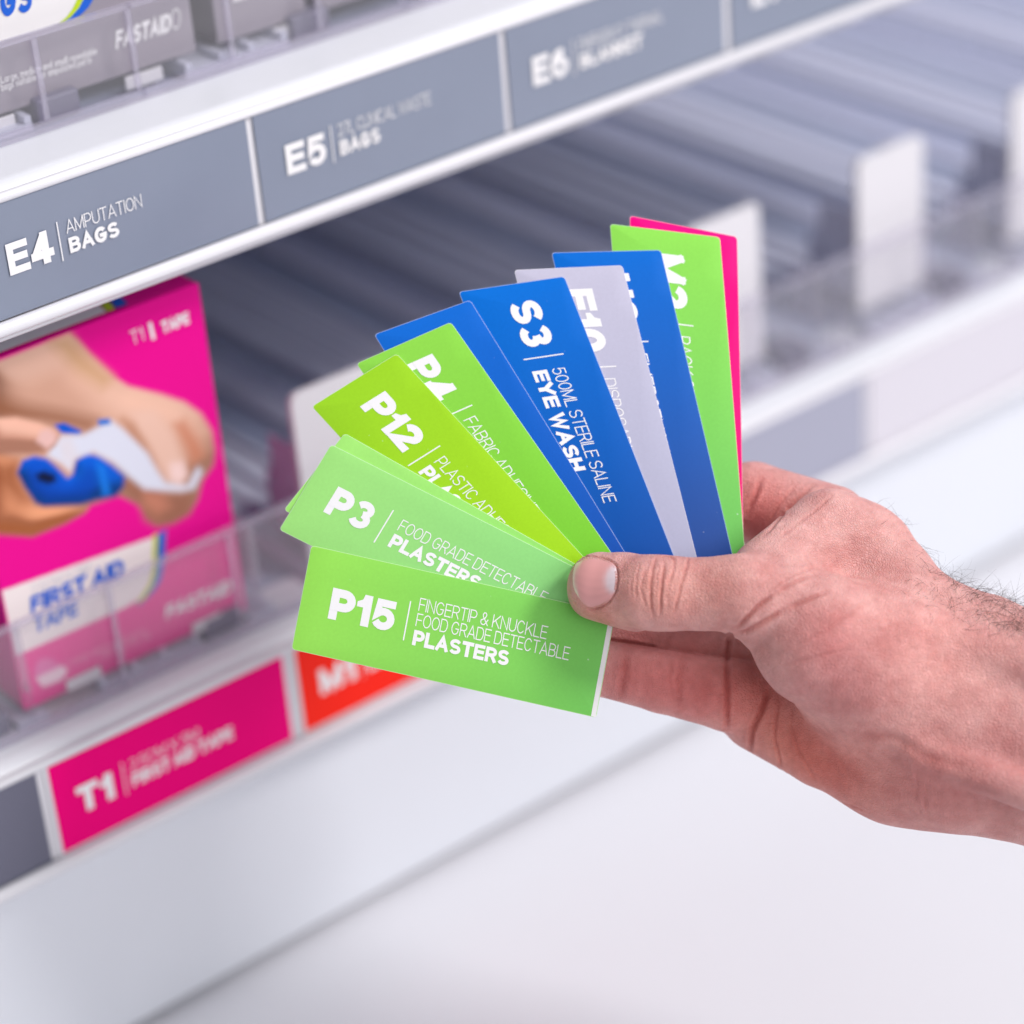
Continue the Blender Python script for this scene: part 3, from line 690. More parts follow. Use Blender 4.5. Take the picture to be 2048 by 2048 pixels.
for name, org, S, T in CARDS:
    lbl, code, thin, bold, lay, wd = SPEC[name]; rgb = OUTER[name]
    S, T, org = Vector(S), Vector(T), Vector(org)
    L, W = S.length * 1000, T.length * 1000
    us, ut = S.normalized(), T.normalized()
    b = org + S * 0.5 + T * 0.5
    put = lambda s, t, h=0.0: tuple(org + us * (s / 1000) + ut * (t / 1000) + CARD_N * h)
    bent = lambda s, t, h=0.0: bow(put(s, t, h))
    r = 1.1
    out = []
    for cx, cy, a0 in ((L - r, r, -90), (L - r, W - r, 0), (r, W - r, 90), (r, r, 180)):
        for a in range(0, 91, 18):
            out.append((cx + r * math.cos(math.radians(a0 + a)), cy + r * math.sin(math.radians(a0 + a))))
    n = len(out)
    inn = [(L / 2 + (x - L / 2) * (1 - .30 / L), W / 2 + (y - W / 2) * (1 - .30 / W)) for x, y in out]
    q = MB()                                            # printed face, worn rim, bare edges and back
    q.v = [put(x, y, 0) for x, y in inn] + [put(x, y, -.00004) for x, y in out] + [put(x, y, -CARD_T) for x, y in out]
    q.f = [tuple(range(n))] + [(k, k + n, (k + 1) % n + n, (k + 1) % n) for k in range(n)] + [(k + n, k + 2 * n, (k + 1) % n + 2 * n, (k + 1) % n + n) for k in range(n)] + [tuple(range(3 * n - 1, 2 * n - 1, -1))]
    q.m = [0] + [2] * n + [1] * (n + 1)
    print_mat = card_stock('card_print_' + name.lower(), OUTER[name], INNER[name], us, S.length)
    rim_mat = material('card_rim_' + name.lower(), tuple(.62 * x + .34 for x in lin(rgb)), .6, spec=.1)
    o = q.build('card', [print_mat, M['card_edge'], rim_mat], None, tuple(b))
    bm = bmesh.new(); bm.from_mesh(o.data)
    for axis, length, parts in ((us, S.length, 14), (ut, T.length, 5)):
        for k in range(1, parts):
            geo = bm.verts[:] + bm.edges[:] + bm.faces[:]
            bmesh.ops.bisect_plane(bm, geom=geo, plane_co=axis * (length * (k / parts - .5)), plane_no=axis, dist=1e-7)
    for v in bm.verts: v.co = Vector(bow(v.co + b)) - b
    bm.to_mesh(o.data); bm.free()
    for pl in o.data.polygons: pl.use_smooth = pl.material_index == 0
    tag(o, lbl, 'card', 'label cards fanned out in the hand')
    if name == 'P15':
        e = MB(); 
        for k in range(8):
            t0_, t1_ = .15 + (W - .3) * k / 8, .15 + (W - .3) * (k + 1) / 8
            e.quad(bent(L - 1.7, t0_, .00003), bent(L - .2, t0_, .00003), bent(L - .2, t1_, .00003), bent(L - 1.7, t1_, .00003))
        e.build('unprinted_margin', M['card_edge'], o, tuple(b))
    if code:
        k = W / 34.5
        pt = lambda s, t, ly: bent(s, t, 0.00005 + 0.000003 * ly)
        t1, t2 = MB(), MB()
        rows = len(thin)
        c0, cw, bar, tx, up = lay
        add_text(t1, pt, code, c0, (12.4 + up) * k, 10.2 * k, cw, True, weight=.268)
        add_text(t1, pt, bold, tx, ((10.0 if rows == 2 else 11.8) + up) * k, 5.0 * k, wd[-1], True)
        add_bar(t2, pt, bar, bar + .4, (10.8 + up) * k, (23.8 + up) * k)
        for i, row in enumerate(thin):
            add_text(t2, pt, row, tx, (16.2 + up + (rows - 1 - i) * 5.1 + (2.0 if rows == 1 else 0)) * k, 4.3 * k, wd[i], False)
        t1.build('lettering', M['ink'], o, tuple(b))
        t2.build('fine_lettering', M['ink'], o, tuple(b))

# ------------------------------------------------------------------ the hand
LIMBS = {'thumb': (0.8, [(-111.92, 38.36, 4.0, 10.45), (-105.14, 37.27, 6.0, 11.24), (-94.07, 36.22, 9.0, 11.2), (-82.11, 35.99, 12.0, 11.0), (-69.43, 36.41, 15.0, 12.24)]), 'thumb_pad': (0.8, [(-114.08, 35.45, 0.0, 7.55), (-101.04, 32.57, 2.0, 8.51)]), 'thumb_joint': (0.75, [(-97.47, 36.48, 12.0, 11.0), (-91.55, 36.19, 13.0, 10.98)]), 'thenar': (0.85, [(-56.67, 31.23, 10.0, 15.89), (-45.49, 22.31, 10.0, 20.59), (-29.81, 14.09, 8.0, 22.75)]), 'web': (0.75, [(-60.3, 41.62, 4.0, 11.92), (-40.32, 54.91, -10.0, 12.96), (-31.83, 52.71, -14.0, 9.68)]), 'back': (0.8, [(-32.73, 53.66, -20.0, 10.43), (-25.98, 46.7, -14.0, 13.36), (-20.72, 39.13, -10.0, 13.96), (-15.81, 29.06, -4.0, 14.52)]), 'wrist': (0.62, [(-19.93, 5.97, -4.0, 28.04), (0.34, -1.3, -2.0, 32.25)]), 'forearm': (0.72, [(0.34, -0.48, -2.0, 35.87), (19.2, -6.89, 0.0, 33.48), (42.6, -14.73, 4.0, 32.67)]), 'ulna': (0.8, [(-19.64, -17.65, -6.0, 16.2), (-3.47, -19.75, 6.0, 15.97)]), 'tendon': (0.9, [(-15.13, -11.81, 18.0, 4.82), (21.34, -25.15, 28.0, 5.39)]), 'tendon_b': (0.9, [(-14.19, 23.22, 12.0, 7.28), (22.98, 13.99, 20.0, 8.0)]), 'heel': (0.8, [(-59.44, -1.15, -22.0, 14.5), (-40.17, -10.57, -14.0, 15.36), (-19.64, -16.99, -6.0, 16.2)]), 'palm': (0.5, [(-53.57, 11.02, -30.0, 18.72), (-26.27, 11.73, -18.0, 26.84)]), 'index': (0.9, [(-37.04, 57.84, -26.0, 11.86), (-61.35, 63.81, -38.0, 13.4), (-90.21, 62.1, -44.0, 11.07)]), 'middle': (0.9, [(-58.68, 28.04, -30.0, 12.25), (-69.91, 24.72, -28.0, 10.19), (-99.72, 27.35, -26.0, 9.32), (-130.23, 29.97, -24.0, 8.45)]), 'ring': (0.9, [(-58.87, 16.23, -28.0, 11.21), (-70.03, 18.69, -26.5, 9.49), (-91.3, 21.98, -25.0, 9.14), (-111.61, 24.51, -25.0, 8.46), (-133.6, 27.18, -26.0, 7.45)]), 'little': (0.88, [(-59.44, 1.72, -22.0, 12.14), (-70.73, 3.01, -18.0, 11.41), (-91.82, 7.67, -16.0, 10.04), (-111.94, 11.91, -15.0, 8.69), (-131.97, 16.43, -18.0, 7.38)])}
CREASES = [(0.6, 0.9, [(-112.7, 21.1, -17.8), (-109.6, 20.7, -17.9), (-106.5, 20.2, -17.9), (-103.5, 19.8, -17.9), (-99.5, 19.1, -17.8), (-95.6, 18.5, -17.6), (-91.9, 17.9, -14.6), (-88.0, 17.3, -14.7), (-84.0, 16.6, -15.7), (-80.1, 15.9, -15.6), (-77.2, 15.5, -16.2), (-74.2, 15.0, -16.7), (-71.4, 14.7, -16.2)]), (0.32, 0.55, [(-117.1, 47.4, 2.7), (-116.5, 47.5, 5.8), (-115.9, 47.5, 6.5), (-115.2, 47.5, 7.0), (-114.4, 47.4, 7.6), (-113.6, 47.3, 8.1), (-112.8, 47.2, 8.4), (-112.0, 47.1, 8.8), (-111.2, 46.9, 9.3), (-110.4, 46.7, 9.8), (-109.8, 46.4, 10.4), (-109.2, 46.1, 11.0), (-108.6, 45.8, 11.5), (-108.3, 45.4, 12.0), (-107.9, 45.0, 12.5), (-107.6, 44.6, 12.9), (-107.5, 43.8, 13.6), (-107.3, 43.0, 14.2), (-107.2, 42.3, 14.7), (-107.2, 41.6, 15.1), (-107.2, 40.9, 15.4), (-107.2, 40.2, 15.7), (-107.3, 39.4, 15.8), (-107.4, 38.6, 15.9), (-107.6, 37.7, 16.0), (-107.8, 37.1, 15.8), (-108.1, 36.5, 15.6), (-108.3, 35.9, 15.4), (-108.8, 35.2, 15.0), (-109.2, 34.5, 14.6), (-109.7, 33.7, 14.1), (-110.4, 33.2, 13.6), (-111.0, 32.7, 13.0), (-111.7, 32.2, 12.4), (-112.4, 31.9, 11.8), (-113.2, 31.6, 11.2), (-113.9, 31.4, 10.5), (-114.6, 31.3, 10.0), (-115.2, 31.3, 9.6), (-115.9, 31.3, 9.3)]), (0.42, 0.55, [(-95.5, 47.1, 14.7), (-96.0, 45.9, 16.6), (-96.5, 44.6, 17.8), (-96.9, 43.4, 18.6), (-97.1, 42.0, 19.3), (-97.3, 40.7, 19.8), (-97.5, 39.3, 20.1), (-97.5, 37.9, 20.4), (-97.5, 36.6, 20.4), (-97.5, 35.2, 20.4), (-97.5, 34.3, 20.3), (-97.4, 33.3, 20.1), (-97.3, 32.4, 19.9), (-97.1, 31.5, 19.6), (-96.8, 30.6, 19.3), (-96.6, 29.6, 18.9)]), (0.42, 0.6, [(-93.2, 46.1, 16.6), (-93.3, 45.2, 17.6), (-93.4, 44.3, 18.4), (-93.5, 43.4, 19.1), (-93.7, 42.3, 19.7), (-93.9, 41.1, 20.1), (-94.1, 40.0, 20.5), (-94.2, 38.6, 20.8), (-94.3, 37.3, 20.9), (-94.5, 35.9, 20.9), (-94.5, 34.1, 20.8), (-94.5, 32.2, 20.4), (-94.6, 30.3, 19.6)]), (0.4, 0.5, [(-95.3, 47.1, 14.7), (-94.6, 47.3, 14.4), (-93.9, 47.5, 14.1), (-93.2, 47.6, 13.6), (-92.5, 47.6, 13.7), (-91.8, 47.5, 13.9), (-91.1, 47.5, 14.0), (-90.8, 47.1, 14.9), (-90.4, 46.8, 15.6), (-90.0, 46.5, 16.2), (-90.2, 45.7, 17.2), (-90.3, 44.9, 18.1), (-90.4, 44.1, 18.7), (-90.6, 43.4, 19.2), (-90.9, 42.7, 19.6), (-91.1, 42.1, 20.0), (-91.5, 40.9, 20.4), (-91.9, 39.8, 20.8), (-92.2, 38.6, 21.0)]), (0.4, 0.5, [(-85.7, 47.1, 13.6), (-86.1, 46.2, 15.8), (-86.3, 45.3, 17.1), (-86.5, 44.4, 18.0), (-87.1, 43.0, 19.2), (-87.6, 41.5, 20.0), (-88.1, 40.0, 20.5), (-88.4, 38.6, 20.9), (-88.8, 37.3, 21.1), (-89.2, 35.9, 21.1), (-89.4, 34.8, 21.1), (-89.7, 33.6, 21.0), (-90.0, 32.5, 20.7), (-90.2, 31.6, 20.5), (-90.4, 30.8, 20.2), (-90.6, 30.0, 19.8)]), (0.38, 0.25, [(-100.6, 45.1, 16.6), (-101.0, 43.9, 17.5), (-101.4, 42.8, 18.1), (-101.7, 41.7, 18.5), (-101.8, 40.4, 19.0), (-101.9, 39.2, 19.3), (-102.0, 37.9, 19.5), (-101.9, 36.5, 19.6), (-101.8, 35.2, 19.5), (-101.8, 33.8, 19.3)]), (0.38, 0.3, [(-98.2, 44.4, 17.7), (-98.7, 43.5, 18.3), (-99.2, 42.6, 18.7), (-99.7, 41.7, 19.1), (-99.9, 40.4, 19.5), (-100.2, 39.2, 19.7), (-100.4, 37.9, 19.9), (-100.1, 36.6, 20.0), (-99.7, 35.2, 20.0), (-99.4, 33.8, 19.9), (-98.8, 32.9, 19.8), (-98.2, 32.0, 19.6), (-97.6, 31.0, 19.4)]), (0.38, 0.25, [(-92.2, 38.0, 21.1), (-92.3, 37.0, 21.2), (-92.4, 36.1, 21.2), (-92.4, 35.2, 21.2), (-92.4, 33.8, 21.0), (-92.3, 32.5, 20.7), (-92.2, 31.1, 20.3)]), (0.38, 0.2, [(-103.1, 41.3, 18.1), (-103.2, 40.4, 18.4), (-103.2, 39.5, 18.7), (-103.3, 38.6, 18.8), (-103.2, 37.7, 19.0), (-103.1, 36.8, 19.1), (-103.0, 35.8, 19.1)]), (0.7, 0.9, [(-72.6, 26.0, 19.5), (-72.1, 26.2, 20.0), (-71.5, 26.4, 20.5), (-70.9, 26.6, 21.0), (-69.1, 28.7, 22.8), (-67.2, 30.7, 23.7), (-65.3, 32.7, 24.1), (-63.6, 34.0, 24.0), (-61.8, 35.3, 23.8), (-60.1, 36.7, 23.3)]), (0.6, 0.5, [(-60.1, 36.7, 23.3), (-58.0, 37.8, 22.7), (-56.0, 38.9, 22.0), (-53.9, 39.9, 21.0), (-52.4, 40.4, 20.4), (-50.8, 40.9, 19.5), (-49.2, 41.4, 18.2)]), (0.8, 0.9, [(-71.4, 24.6, 18.2), (-70.5, 24.8, 19.0), (-69.6, 24.9, 19.6), (-68.6, 25.0, 20.0), (-66.8, 26.1, 21.4), (-64.9, 27.1, 22.3), (-63.0, 28.2, 22.9), (-61.0, 29.4, 23.3), (-59.1, 30.7, 23.5), (-57.1, 31.9, 23.5)]), (0.7, 0.7, [(-57.1, 31.9, 23.5), (-54.9, 32.9, 23.5), (-52.7, 33.9, 23.6), (-50.5, 34.8, 23.4), (-48.5, 35.6, 23.2), (-46.5, 36.3, 22.9), (-44.4, 37.0, 22.2)]), (0.5, 0.3, [(-64.6, 34.9, 24.2), (-62.8, 36.3, 23.9), (-61.0, 37.8, 23.3), (-59.2, 39.2, 22.4), (-57.4, 40.2, 21.6), (-55.6, 41.2, 20.6), (-53.7, 42.1, 19.5), (-51.6, 42.8, 18.2), (-49.4, 43.5, 15.9), (-46.8, 44.2, 11.1)]), (0.8, 1.0, [(-58.6, 5.2, -10.7), (-59.5, 3.0, -9.9), (-60.5, 0.7, -9.6), (-61.4, -1.6, -9.6), (-62.2, -3.4, -9.9), (-63.1, -5.3, -10.4), (-63.9, -7.1, -11.3), (-64.1, -9.3, -12.2), (-64.2, -11.4, -13.7), (-64.2, -13.7, -16.3)]), (0.6, 0.5, [(-55.3, 3.1, -8.9), (-55.9, 0.8, -8.1), (-56.4, -1.5, -7.7), (-56.9, -3.8, -7.6), (-57.1, -5.8, -7.6), (-57.2, -7.8, -7.7), (-57.3, -9.9, -8.1), (-56.3, -13.3, -8.7), (-55.3, -16.8, -10.2), (-53.7, -20.7, -16.5)]), (0.6, 0.3, [(-53.6, 3.0, 11.5), (-52.0, -0.5, -5.2), (-52.1, -2.8, -4.9), (-52.3, -5.1, -4.8), (-51.7, -7.6, -4.3), (-51.1, -10.1, -4.1), (-50.4, -12.6, -4.1), (-48.7, -15.7, -3.8), (-46.9, -18.7, -4.1), (-45.0, -21.9, -5.2)]), (0.8, 1.1, [(-72.9, 24.2, 15.8), (-70.5, 20.0, -17.7), (-70.9, 17.4, -17.8), (-71.3, 14.8, -17.9), (-71.8, 11.9, -11.1), (-71.9, 8.7, -8.9), (-72.0, 5.4, -7.9), (-72.0, 1.3, -7.8), (-71.9, -2.8, -9.2), (-71.7, -7.3, -13.1)]), (1.0, 0.5, [(-103.6, 17.2, -10.1), (-103.8, 15.1, -8.5), (-104.0, 13.0, -7.7), (-104.1, 10.8, -7.3), (-104.6, 8.3, -7.5), (-105.1, 5.6, -8.4), (-105.5, 2.9, -10.6)]), (1.1, 0.5, [(-85.4, 15.2, -11.6), (-86.2, 13.0, -9.3), (-86.9, 10.8, -8.0), (-87.6, 8.5, -7.4), (-87.4, 5.7, -7.4), (-87.1, 2.9, -8.0), (-86.7, -0.0, -9.4)]), (0.7, 0.35, [(-89.0, 15.3, -10.3), (-89.3, 13.1, -8.5), (-89.7, 10.8, -7.5), (-89.9, 8.5, -7.1), (-89.4, 6.0, -7.2), (-88.9, 3.4, -7.8), (-88.3, 0.7, -9.0)]), (1.0, 0.4, [(-88.6, 22.7, -16.8), (-89.1, 21.6, -16.7), (-89.6, 20.6, -16.7), (-90.1, 19.6, -16.8), (-90.4, 18.8, -17.0), (-90.6, 18.0, -17.1), (-91.1, 17.4, -13.0)]), (0.8, 0.6, [(-59.7, 71.6, -27.5), (-60.4, 69.8, -26.4), (-61.1, 67.9, -25.7), (-61.8, 66.1, -25.3), (-62.7, 64.3, -25.3), (-63.6, 62.5, -25.6), (-64.5, 60.6, -26.1)]), (0.7, 0.6, [(-43.4, 69.5, -22.9), (-46.5, 67.0, -20.9), (-49.4, 64.5, -20.5), (-51.5, 62.2, -20.6), (-55.3, 59.9, -3.3), (-57.8, 57.6, 0.6), (-58.9, 56.5, 2.1), (-60.1, 55.4, 3.6), (-61.2, 54.2, 5.0)]), (0.5, 0.35, [(-49.1, 69.2, -23.3), (-51.1, 67.1, -22.2), (-52.9, 65.1, -21.8), (-54.7, 63.0, -22.0), (-55.7, 61.2, -22.2), (-56.7, 59.3, -22.8), (-57.7, 57.5, -23.7)]), (0.5, 0.3, [(-35.3, 68.4, -21.4), (-39.9, 66.0, -4.5), (-42.7, 63.7, -2.5), (-45.5, 61.4, -0.5), (-47.7, 59.9, 1.0), (-49.9, 58.4, 2.4), (-52.1, 56.9, 3.9), (-53.9, 55.6, 5.1), (-55.8, 54.4, 6.3), (-57.7, 53.1, 7.5)]), (0.6, 0.22, [(-14.8, -24.1, 16.7), (-14.4, -25.7, 16.1), (-14.1, -27.3, 15.5), (-13.7, -28.8, 14.6), (-13.2, -30.2, 13.9), (-12.7, -31.5, 12.9), (-12.1, -32.9, 11.7)]), (0.6, 0.15, [(-17.5, -16.4, 20.3), (-17.1, -18.2, 18.7), (-16.6, -20.1, 17.5), (-16.3, -21.9, 16.8), (-16.4, -23.7, 16.0), (-16.5, -25.6, 15.0), (-16.5, -27.4, 13.8)]), (1.6, 0.45, [(-34.9, -6.6, 17.3), (-31.4, -6.6, 18.7), (-27.8, -6.7, 19.7), (-24.3, -6.7, 20.6), (-21.1, -8.6, 21.0), (-18.1, -10.5, 22.3), (-15.0, -12.4, 23.1), (-11.0, -13.5, 24.2), (-7.0, -14.6, 25.2), (-3.0, -15.8, 26.3)]), (0.6, 0.3, [(-35.9, -29.4, -4.2), (-32.5, -30.6, -1.0), (-29.0, -31.9, 1.1)]), (0.5, 0.2, [(-54.4, 20.9, 25.7), (-52.1, 22.2, 26.6), (-49.7, 23.5, 27.1), (-47.3, 24.7, 27.4), (-44.8, 26.2, 27.3), (-42.3, 27.6, 26.9), (-39.8, 29.1, 26.1), (-37.1, 30.7, 24.7), (-34.4, 32.4, 22.9), (-31.6, 34.0, 20.3)]), (0.5, 0.2, [(-57.8, 14.9, 22.6), (-55.3, 15.7, 24.4), (-52.7, 16.5, 25.7), (-50.1, 17.3, 26.7), (-47.3, 18.1, 27.3), (-44.3, 18.8, 27.5), (-41.4, 19.6, 27.4)])]
TONES = [((-92.3, 7.4, -6.9), 11, (0.95, 0.58, 0.58)), ((-103.9, 9.1, -7.4), 9, (0.92, 0.62, 0.62)), ((-77.4, 4.1, -7.7), 12, (0.95, 0.57, 0.57)), ((-83.4, 19.3, -17.3), 10, (0.85, 0.58, 0.58)), ((-100.1, 21.0, -17.3), 9, (0.85, 0.58, 0.58)), ((-63.1, 2.3, -9.6), 13, (0.97, 0.68, 0.62)), ((-54.3, -10.8, -6.6), 14, (0.98, 0.74, 0.64)), ((-35.8, -21.2, 4.1), 18, (0.98, 0.7, 0.64)), ((-45.0, -16.9, -1.6), 14, (1, 0.72, 0.64)), ((-60.8, 67.2, -25.3), 12, (1.0, 0.74, 0.72)), ((-61.6, 57.8, -25.6), 9, (1.0, 0.66, 0.64)), ((-54.4, 62.1, -21.7), 7, (1.04, 0.8, 0.78)), ((-45.1, 17.6, 27.3), 13, (0.9, 0.74, 0.76)), ((-38.5, 8.0, 25.4), 13, (0.92, 0.78, 0.8)), ((-43.6, 25.5, 27.4), 9, (0.97, 0.84, 0.84)), ((-112.8, 29.6, 9.7), 9, (1.0, 0.86, 0.76)), ((-97.1, 36.4, 20.5), 9, (1.0, 0.86, 0.78)), ((-79.6, 38.1, 22.1), 12, (1.0, 0.9, 0.84)), ((2.5, -27.9, 18.0), 22, (0.86, 0.76, 0.76)), ((-13.6, -21.4, 18.5), 16, (0.9, 0.72, 0.72)), ((9.2, -14.4, 24.9), 18, (0.86, 0.8, 0.82)), ((-22.5, 25.4, 24.1), 18, (1.04, 0.96, 0.95)), ((-6.3, 12.6, 22.8), 20, (1.06, 1.0, 0.98))]  # regional skin tints; lower wrist entries also paint in its shade
NAIL = [(-115.66, 44.6, -106.71), (-117.7, 47.0, 4.88), (-116.85, 47.26, 5.91), (-115.95, 47.31, 6.88), (-115.04, 47.32, 7.5), (-114.14, 47.2, 8.09), (-113.24, 47.08, 8.49), (-112.34, 46.92, 8.85), (-111.45, 46.74, 9.36), (-110.57, 46.55, 9.94), (-109.75, 46.2, 10.69), (-108.95, 45.8, 11.42), (-108.33, 45.19, 12.17), (-107.78, 44.49, 12.94), (-118.99, 45.85, 5.43), (-118.15, 46.15, 6.48), (-117.28, 46.31, 7.32), (-116.35, 46.28, 8.15), (-115.41, 46.23, 8.74), (-114.47, 46.06, 9.27), (-113.51, 45.94, 9.62), (-112.55, 45.8, 10.0), (-111.61, 45.65, 10.47), (-110.68, 45.52, 10.99), (-109.81, 45.23, 11.6), (-108.96, 44.91, 12.18), (-108.3, 44.42, 12.79), (-107.7, 43.84, 13.47), (-119.44, 45.1, 6.15), (-118.58, 45.3, 7.27), (-117.69, 45.36, 8.15), (-116.74, 45.24, 8.97), (-115.76, 45.13, 9.57), (-114.79, 44.91, 10.1), (-113.77, 44.79, 10.43), (-112.76, 44.67, 10.84), (-111.76, 44.57, 11.31), (-110.78, 44.48, 11.79), (-109.86, 44.27, 12.31), (-108.97, 44.03, 12.8), (-108.26, 43.65, 13.34), (-107.62, 43.19, 13.94), (-119.88, 44.35, 6.52), (-119.0, 44.44, 7.76), (-118.09, 44.4, 8.71), (-117.13, 44.2, 9.54), (-116.11, 44.03, 10.17), (-115.1, 43.76, 10.69), (-114.02, 43.65, 11.04), (-112.95, 43.54, 11.47), (-111.91, 43.48, 11.94), (-110.87, 43.43, 12.41), (-109.91, 43.3, 12.88), (-108.97, 43.14, 13.34), (-108.22, 42.87, 13.83), (-107.54, 42.54, 14.38), (-120.12, 43.53, 7.13), (-119.24, 43.51, 8.32), (-118.32, 43.38, 9.25), (-117.36, 43.11, 10.05), (-116.32, 42.88, 10.67), (-115.29, 42.56, 11.17), (-114.18, 42.46, 11.54), (-113.07, 42.37, 11.99), (-112.0, 42.35, 12.46), (-110.93, 42.36, 12.92), (-109.94, 42.31, 13.35), (-108.97, 42.23, 13.8), (-108.21, 42.09, 14.26), (-107.5, 41.89, 14.76), (-120.29, 42.68, 7.62), (-119.41, 42.55, 8.77), (-118.5, 42.33, 9.66), (-117.54, 41.99, 10.42), (-116.5, 41.7, 11.02), (-115.45, 41.34, 11.5), (-114.31, 41.25, 11.89), (-113.18, 41.18, 12.37), (-112.08, 41.22, 12.85), (-110.99, 41.28, 13.31), (-109.98, 41.31, 13.72), (-108.99, 41.32, 14.18), (-108.22, 41.3, 14.61), (-107.49, 41.23, 15.08), (-120.46, 41.83, 7.94), (-119.58, 41.6, 9.06), (-118.68, 41.28, 9.93), (-117.73, 40.87, 10.66), (-116.67, 40.53, 11.24), (-115.61, 40.12, 11.69), (-114.44, 40.04, 12.11), (-113.28, 40.0, 12.61), (-112.15, 40.08, 13.12), (-111.05, 40.2, 13.59), (-110.01, 40.31, 14.01), (-109.01, 40.41, 14.49), (-108.22, 40.51, 14.9), (-107.48, 40.57, 15.36), (-120.53, 40.97, 8.25), (-119.66, 40.64, 9.31), (-118.77, 40.23, 10.13), (-117.84, 39.74, 10.8), (-116.79, 39.34, 11.36), (-115.73, 38.89, 11.77), (-114.54, 38.83, 12.22), (-113.36, 38.81, 12.75), (-112.22, 38.94, 13.28), (-111.1, 39.12, 13.77), (-110.06, 39.3, 14.21), (-109.06, 39.5, 14.71), (-108.27, 39.72, 15.12), (-107.52, 39.91, 15.55), (-120.5, 40.11, 8.56), (-119.66, 39.67, 9.52), (-118.8, 39.17, 10.26), (-117.9, 38.61, 10.85), (-116.86, 38.15, 11.37), (-115.81, 37.66, 11.74), (-114.61, 37.61, 12.21), (-113.43, 37.61, 12.77), (-112.29, 37.8, 13.33), (-111.17, 38.03, 13.84), (-110.14, 38.3, 14.31), (-109.14, 38.58, 14.83), (-108.36, 38.94, 15.24), (-107.62, 39.25, 15.67), (-120.48, 39.24, 8.75), (-119.66, 38.7, 9.61), (-118.83, 38.11, 10.27), (-117.95, 37.47, 10.79), (-116.92, 36.96, 11.25), (-115.89, 36.42, 11.58), (-114.68, 36.39, 12.08), (-113.49, 36.41, 12.67), (-112.35, 36.65, 13.28), (-111.24, 36.94, 13.82), (-110.21, 37.3, 14.33), (-109.21, 37.67, 14.88), (-108.45, 38.15, 15.3), (-107.71, 38.6, 15.74), (-120.38, 38.38, 8.9), (-119.6, 37.74, 9.65), (-118.8, 37.05, 10.21), (-117.95, 36.34, 10.63), (-116.94, 35.77, 11.03), (-115.92, 35.19, 11.29), (-114.71, 35.16, 11.83), (-113.52, 35.22, 12.46), (-112.39, 35.5, 13.13), (-111.28, 35.85, 13.72), (-110.26, 36.29, 14.27), (-109.28, 36.75, 14.86), (-108.53, 37.36, 15.31), (-107.81, 37.94, 15.76), (-120.16, 37.55, 9.1), (-119.42, 36.79, 9.69), (-118.67, 36.01, 10.1), (-117.88, 35.22, 10.39), (-116.9, 34.6, 10.71), (-115.91, 33.97, 10.88), (-114.72, 33.96, 11.45), (-113.55, 34.04, 12.12), (-112.44, 34.38, 12.85), (-111.36, 34.79, 13.5), (-110.37, 35.31, 14.1), (-109.42, 35.86, 14.72), (-108.71, 36.59, 15.2), (-108.02, 37.31, 15.66), (-119.93, 36.71, 9.21), (-119.24, 35.85, 9.62), (-118.54, 34.97, 9.87), (-117.8, 34.11, 10.01), (-116.86, 33.43, 10.22), (-115.91, 32.75, 10.29), (-114.74, 32.76, 10.88), (-113.6, 32.86, 11.61), (-112.51, 33.26, 12.44), (-111.46, 33.73, 13.17), (-110.5, 34.33, 13.83), (-109.58, 34.98, 14.49), (-108.92, 35.84, 15.02), (-108.26, 36.69, 15.5), (-119.7, 35.87, 9.22), (-119.06, 34.9, 9.44), (-118.41, 33.93, 9.51), (-117.73, 32.98, 9.46), (-116.82, 32.25, 9.53), (-115.91, 31.52, 9.46), (-114.76, 31.55, 10.09), (-113.63, 31.68, 10.9), (-112.57, 32.13, 11.87), (-111.56, 32.66, 12.72), (-110.63, 33.35, 13.47), (-109.75, 34.09, 14.19), (-109.12, 35.08, 14.78), (-108.5, 36.06, 15.31)]
RIDGE = [(-40.9, 67.9, -7.7), (-32.8, 64.5, -5.2), (-25.9, 59.6, -5.0), (-19.0, 53.8, -5.0), (-12.0, 46.4, -2.1), (-4.7, 39.2, 3.6), (4.1, 32.8, 9.3), (15.7, 26.8, 12.2)]
HAND_O = Vector((0.50727, 0.45716, 0.18006))

# ---- the hand's shape: tapered limbs and muscle masses joined smoothly (local mm: x right, y up, z towards the viewer)
def smin(a, b, k):
    h = np.maximum(k - np.abs(a - b), 0.0) / k
    return np.minimum(a, b) - h * h * k * 0.25

def limb(P, nodes, kz):
    best = None
    for (ax, ay, az, ar), (bx_, by_, bz_, br) in zip(nodes[:-1], nodes[1:]):
        dx, dy, dz = bx_ - ax, by_ - ay, (bz_ - az) / kz
        px, py, pz = P[:, 0] - ax, P[:, 1] - ay, (P[:, 2] - az) / kz
        t = np.clip((px * dx + py * dy + pz * dz) / (dx * dx + dy * dy + dz * dz + 1e-9), 0.0, 1.0)
        d = np.sqrt((px - t * dx) ** 2 + (py - t * dy) ** 2 + (pz - t * dz) ** 2) - (ar + t * (br - ar))
        best = d if best is None else smin(best, d, 1.2)
    return best

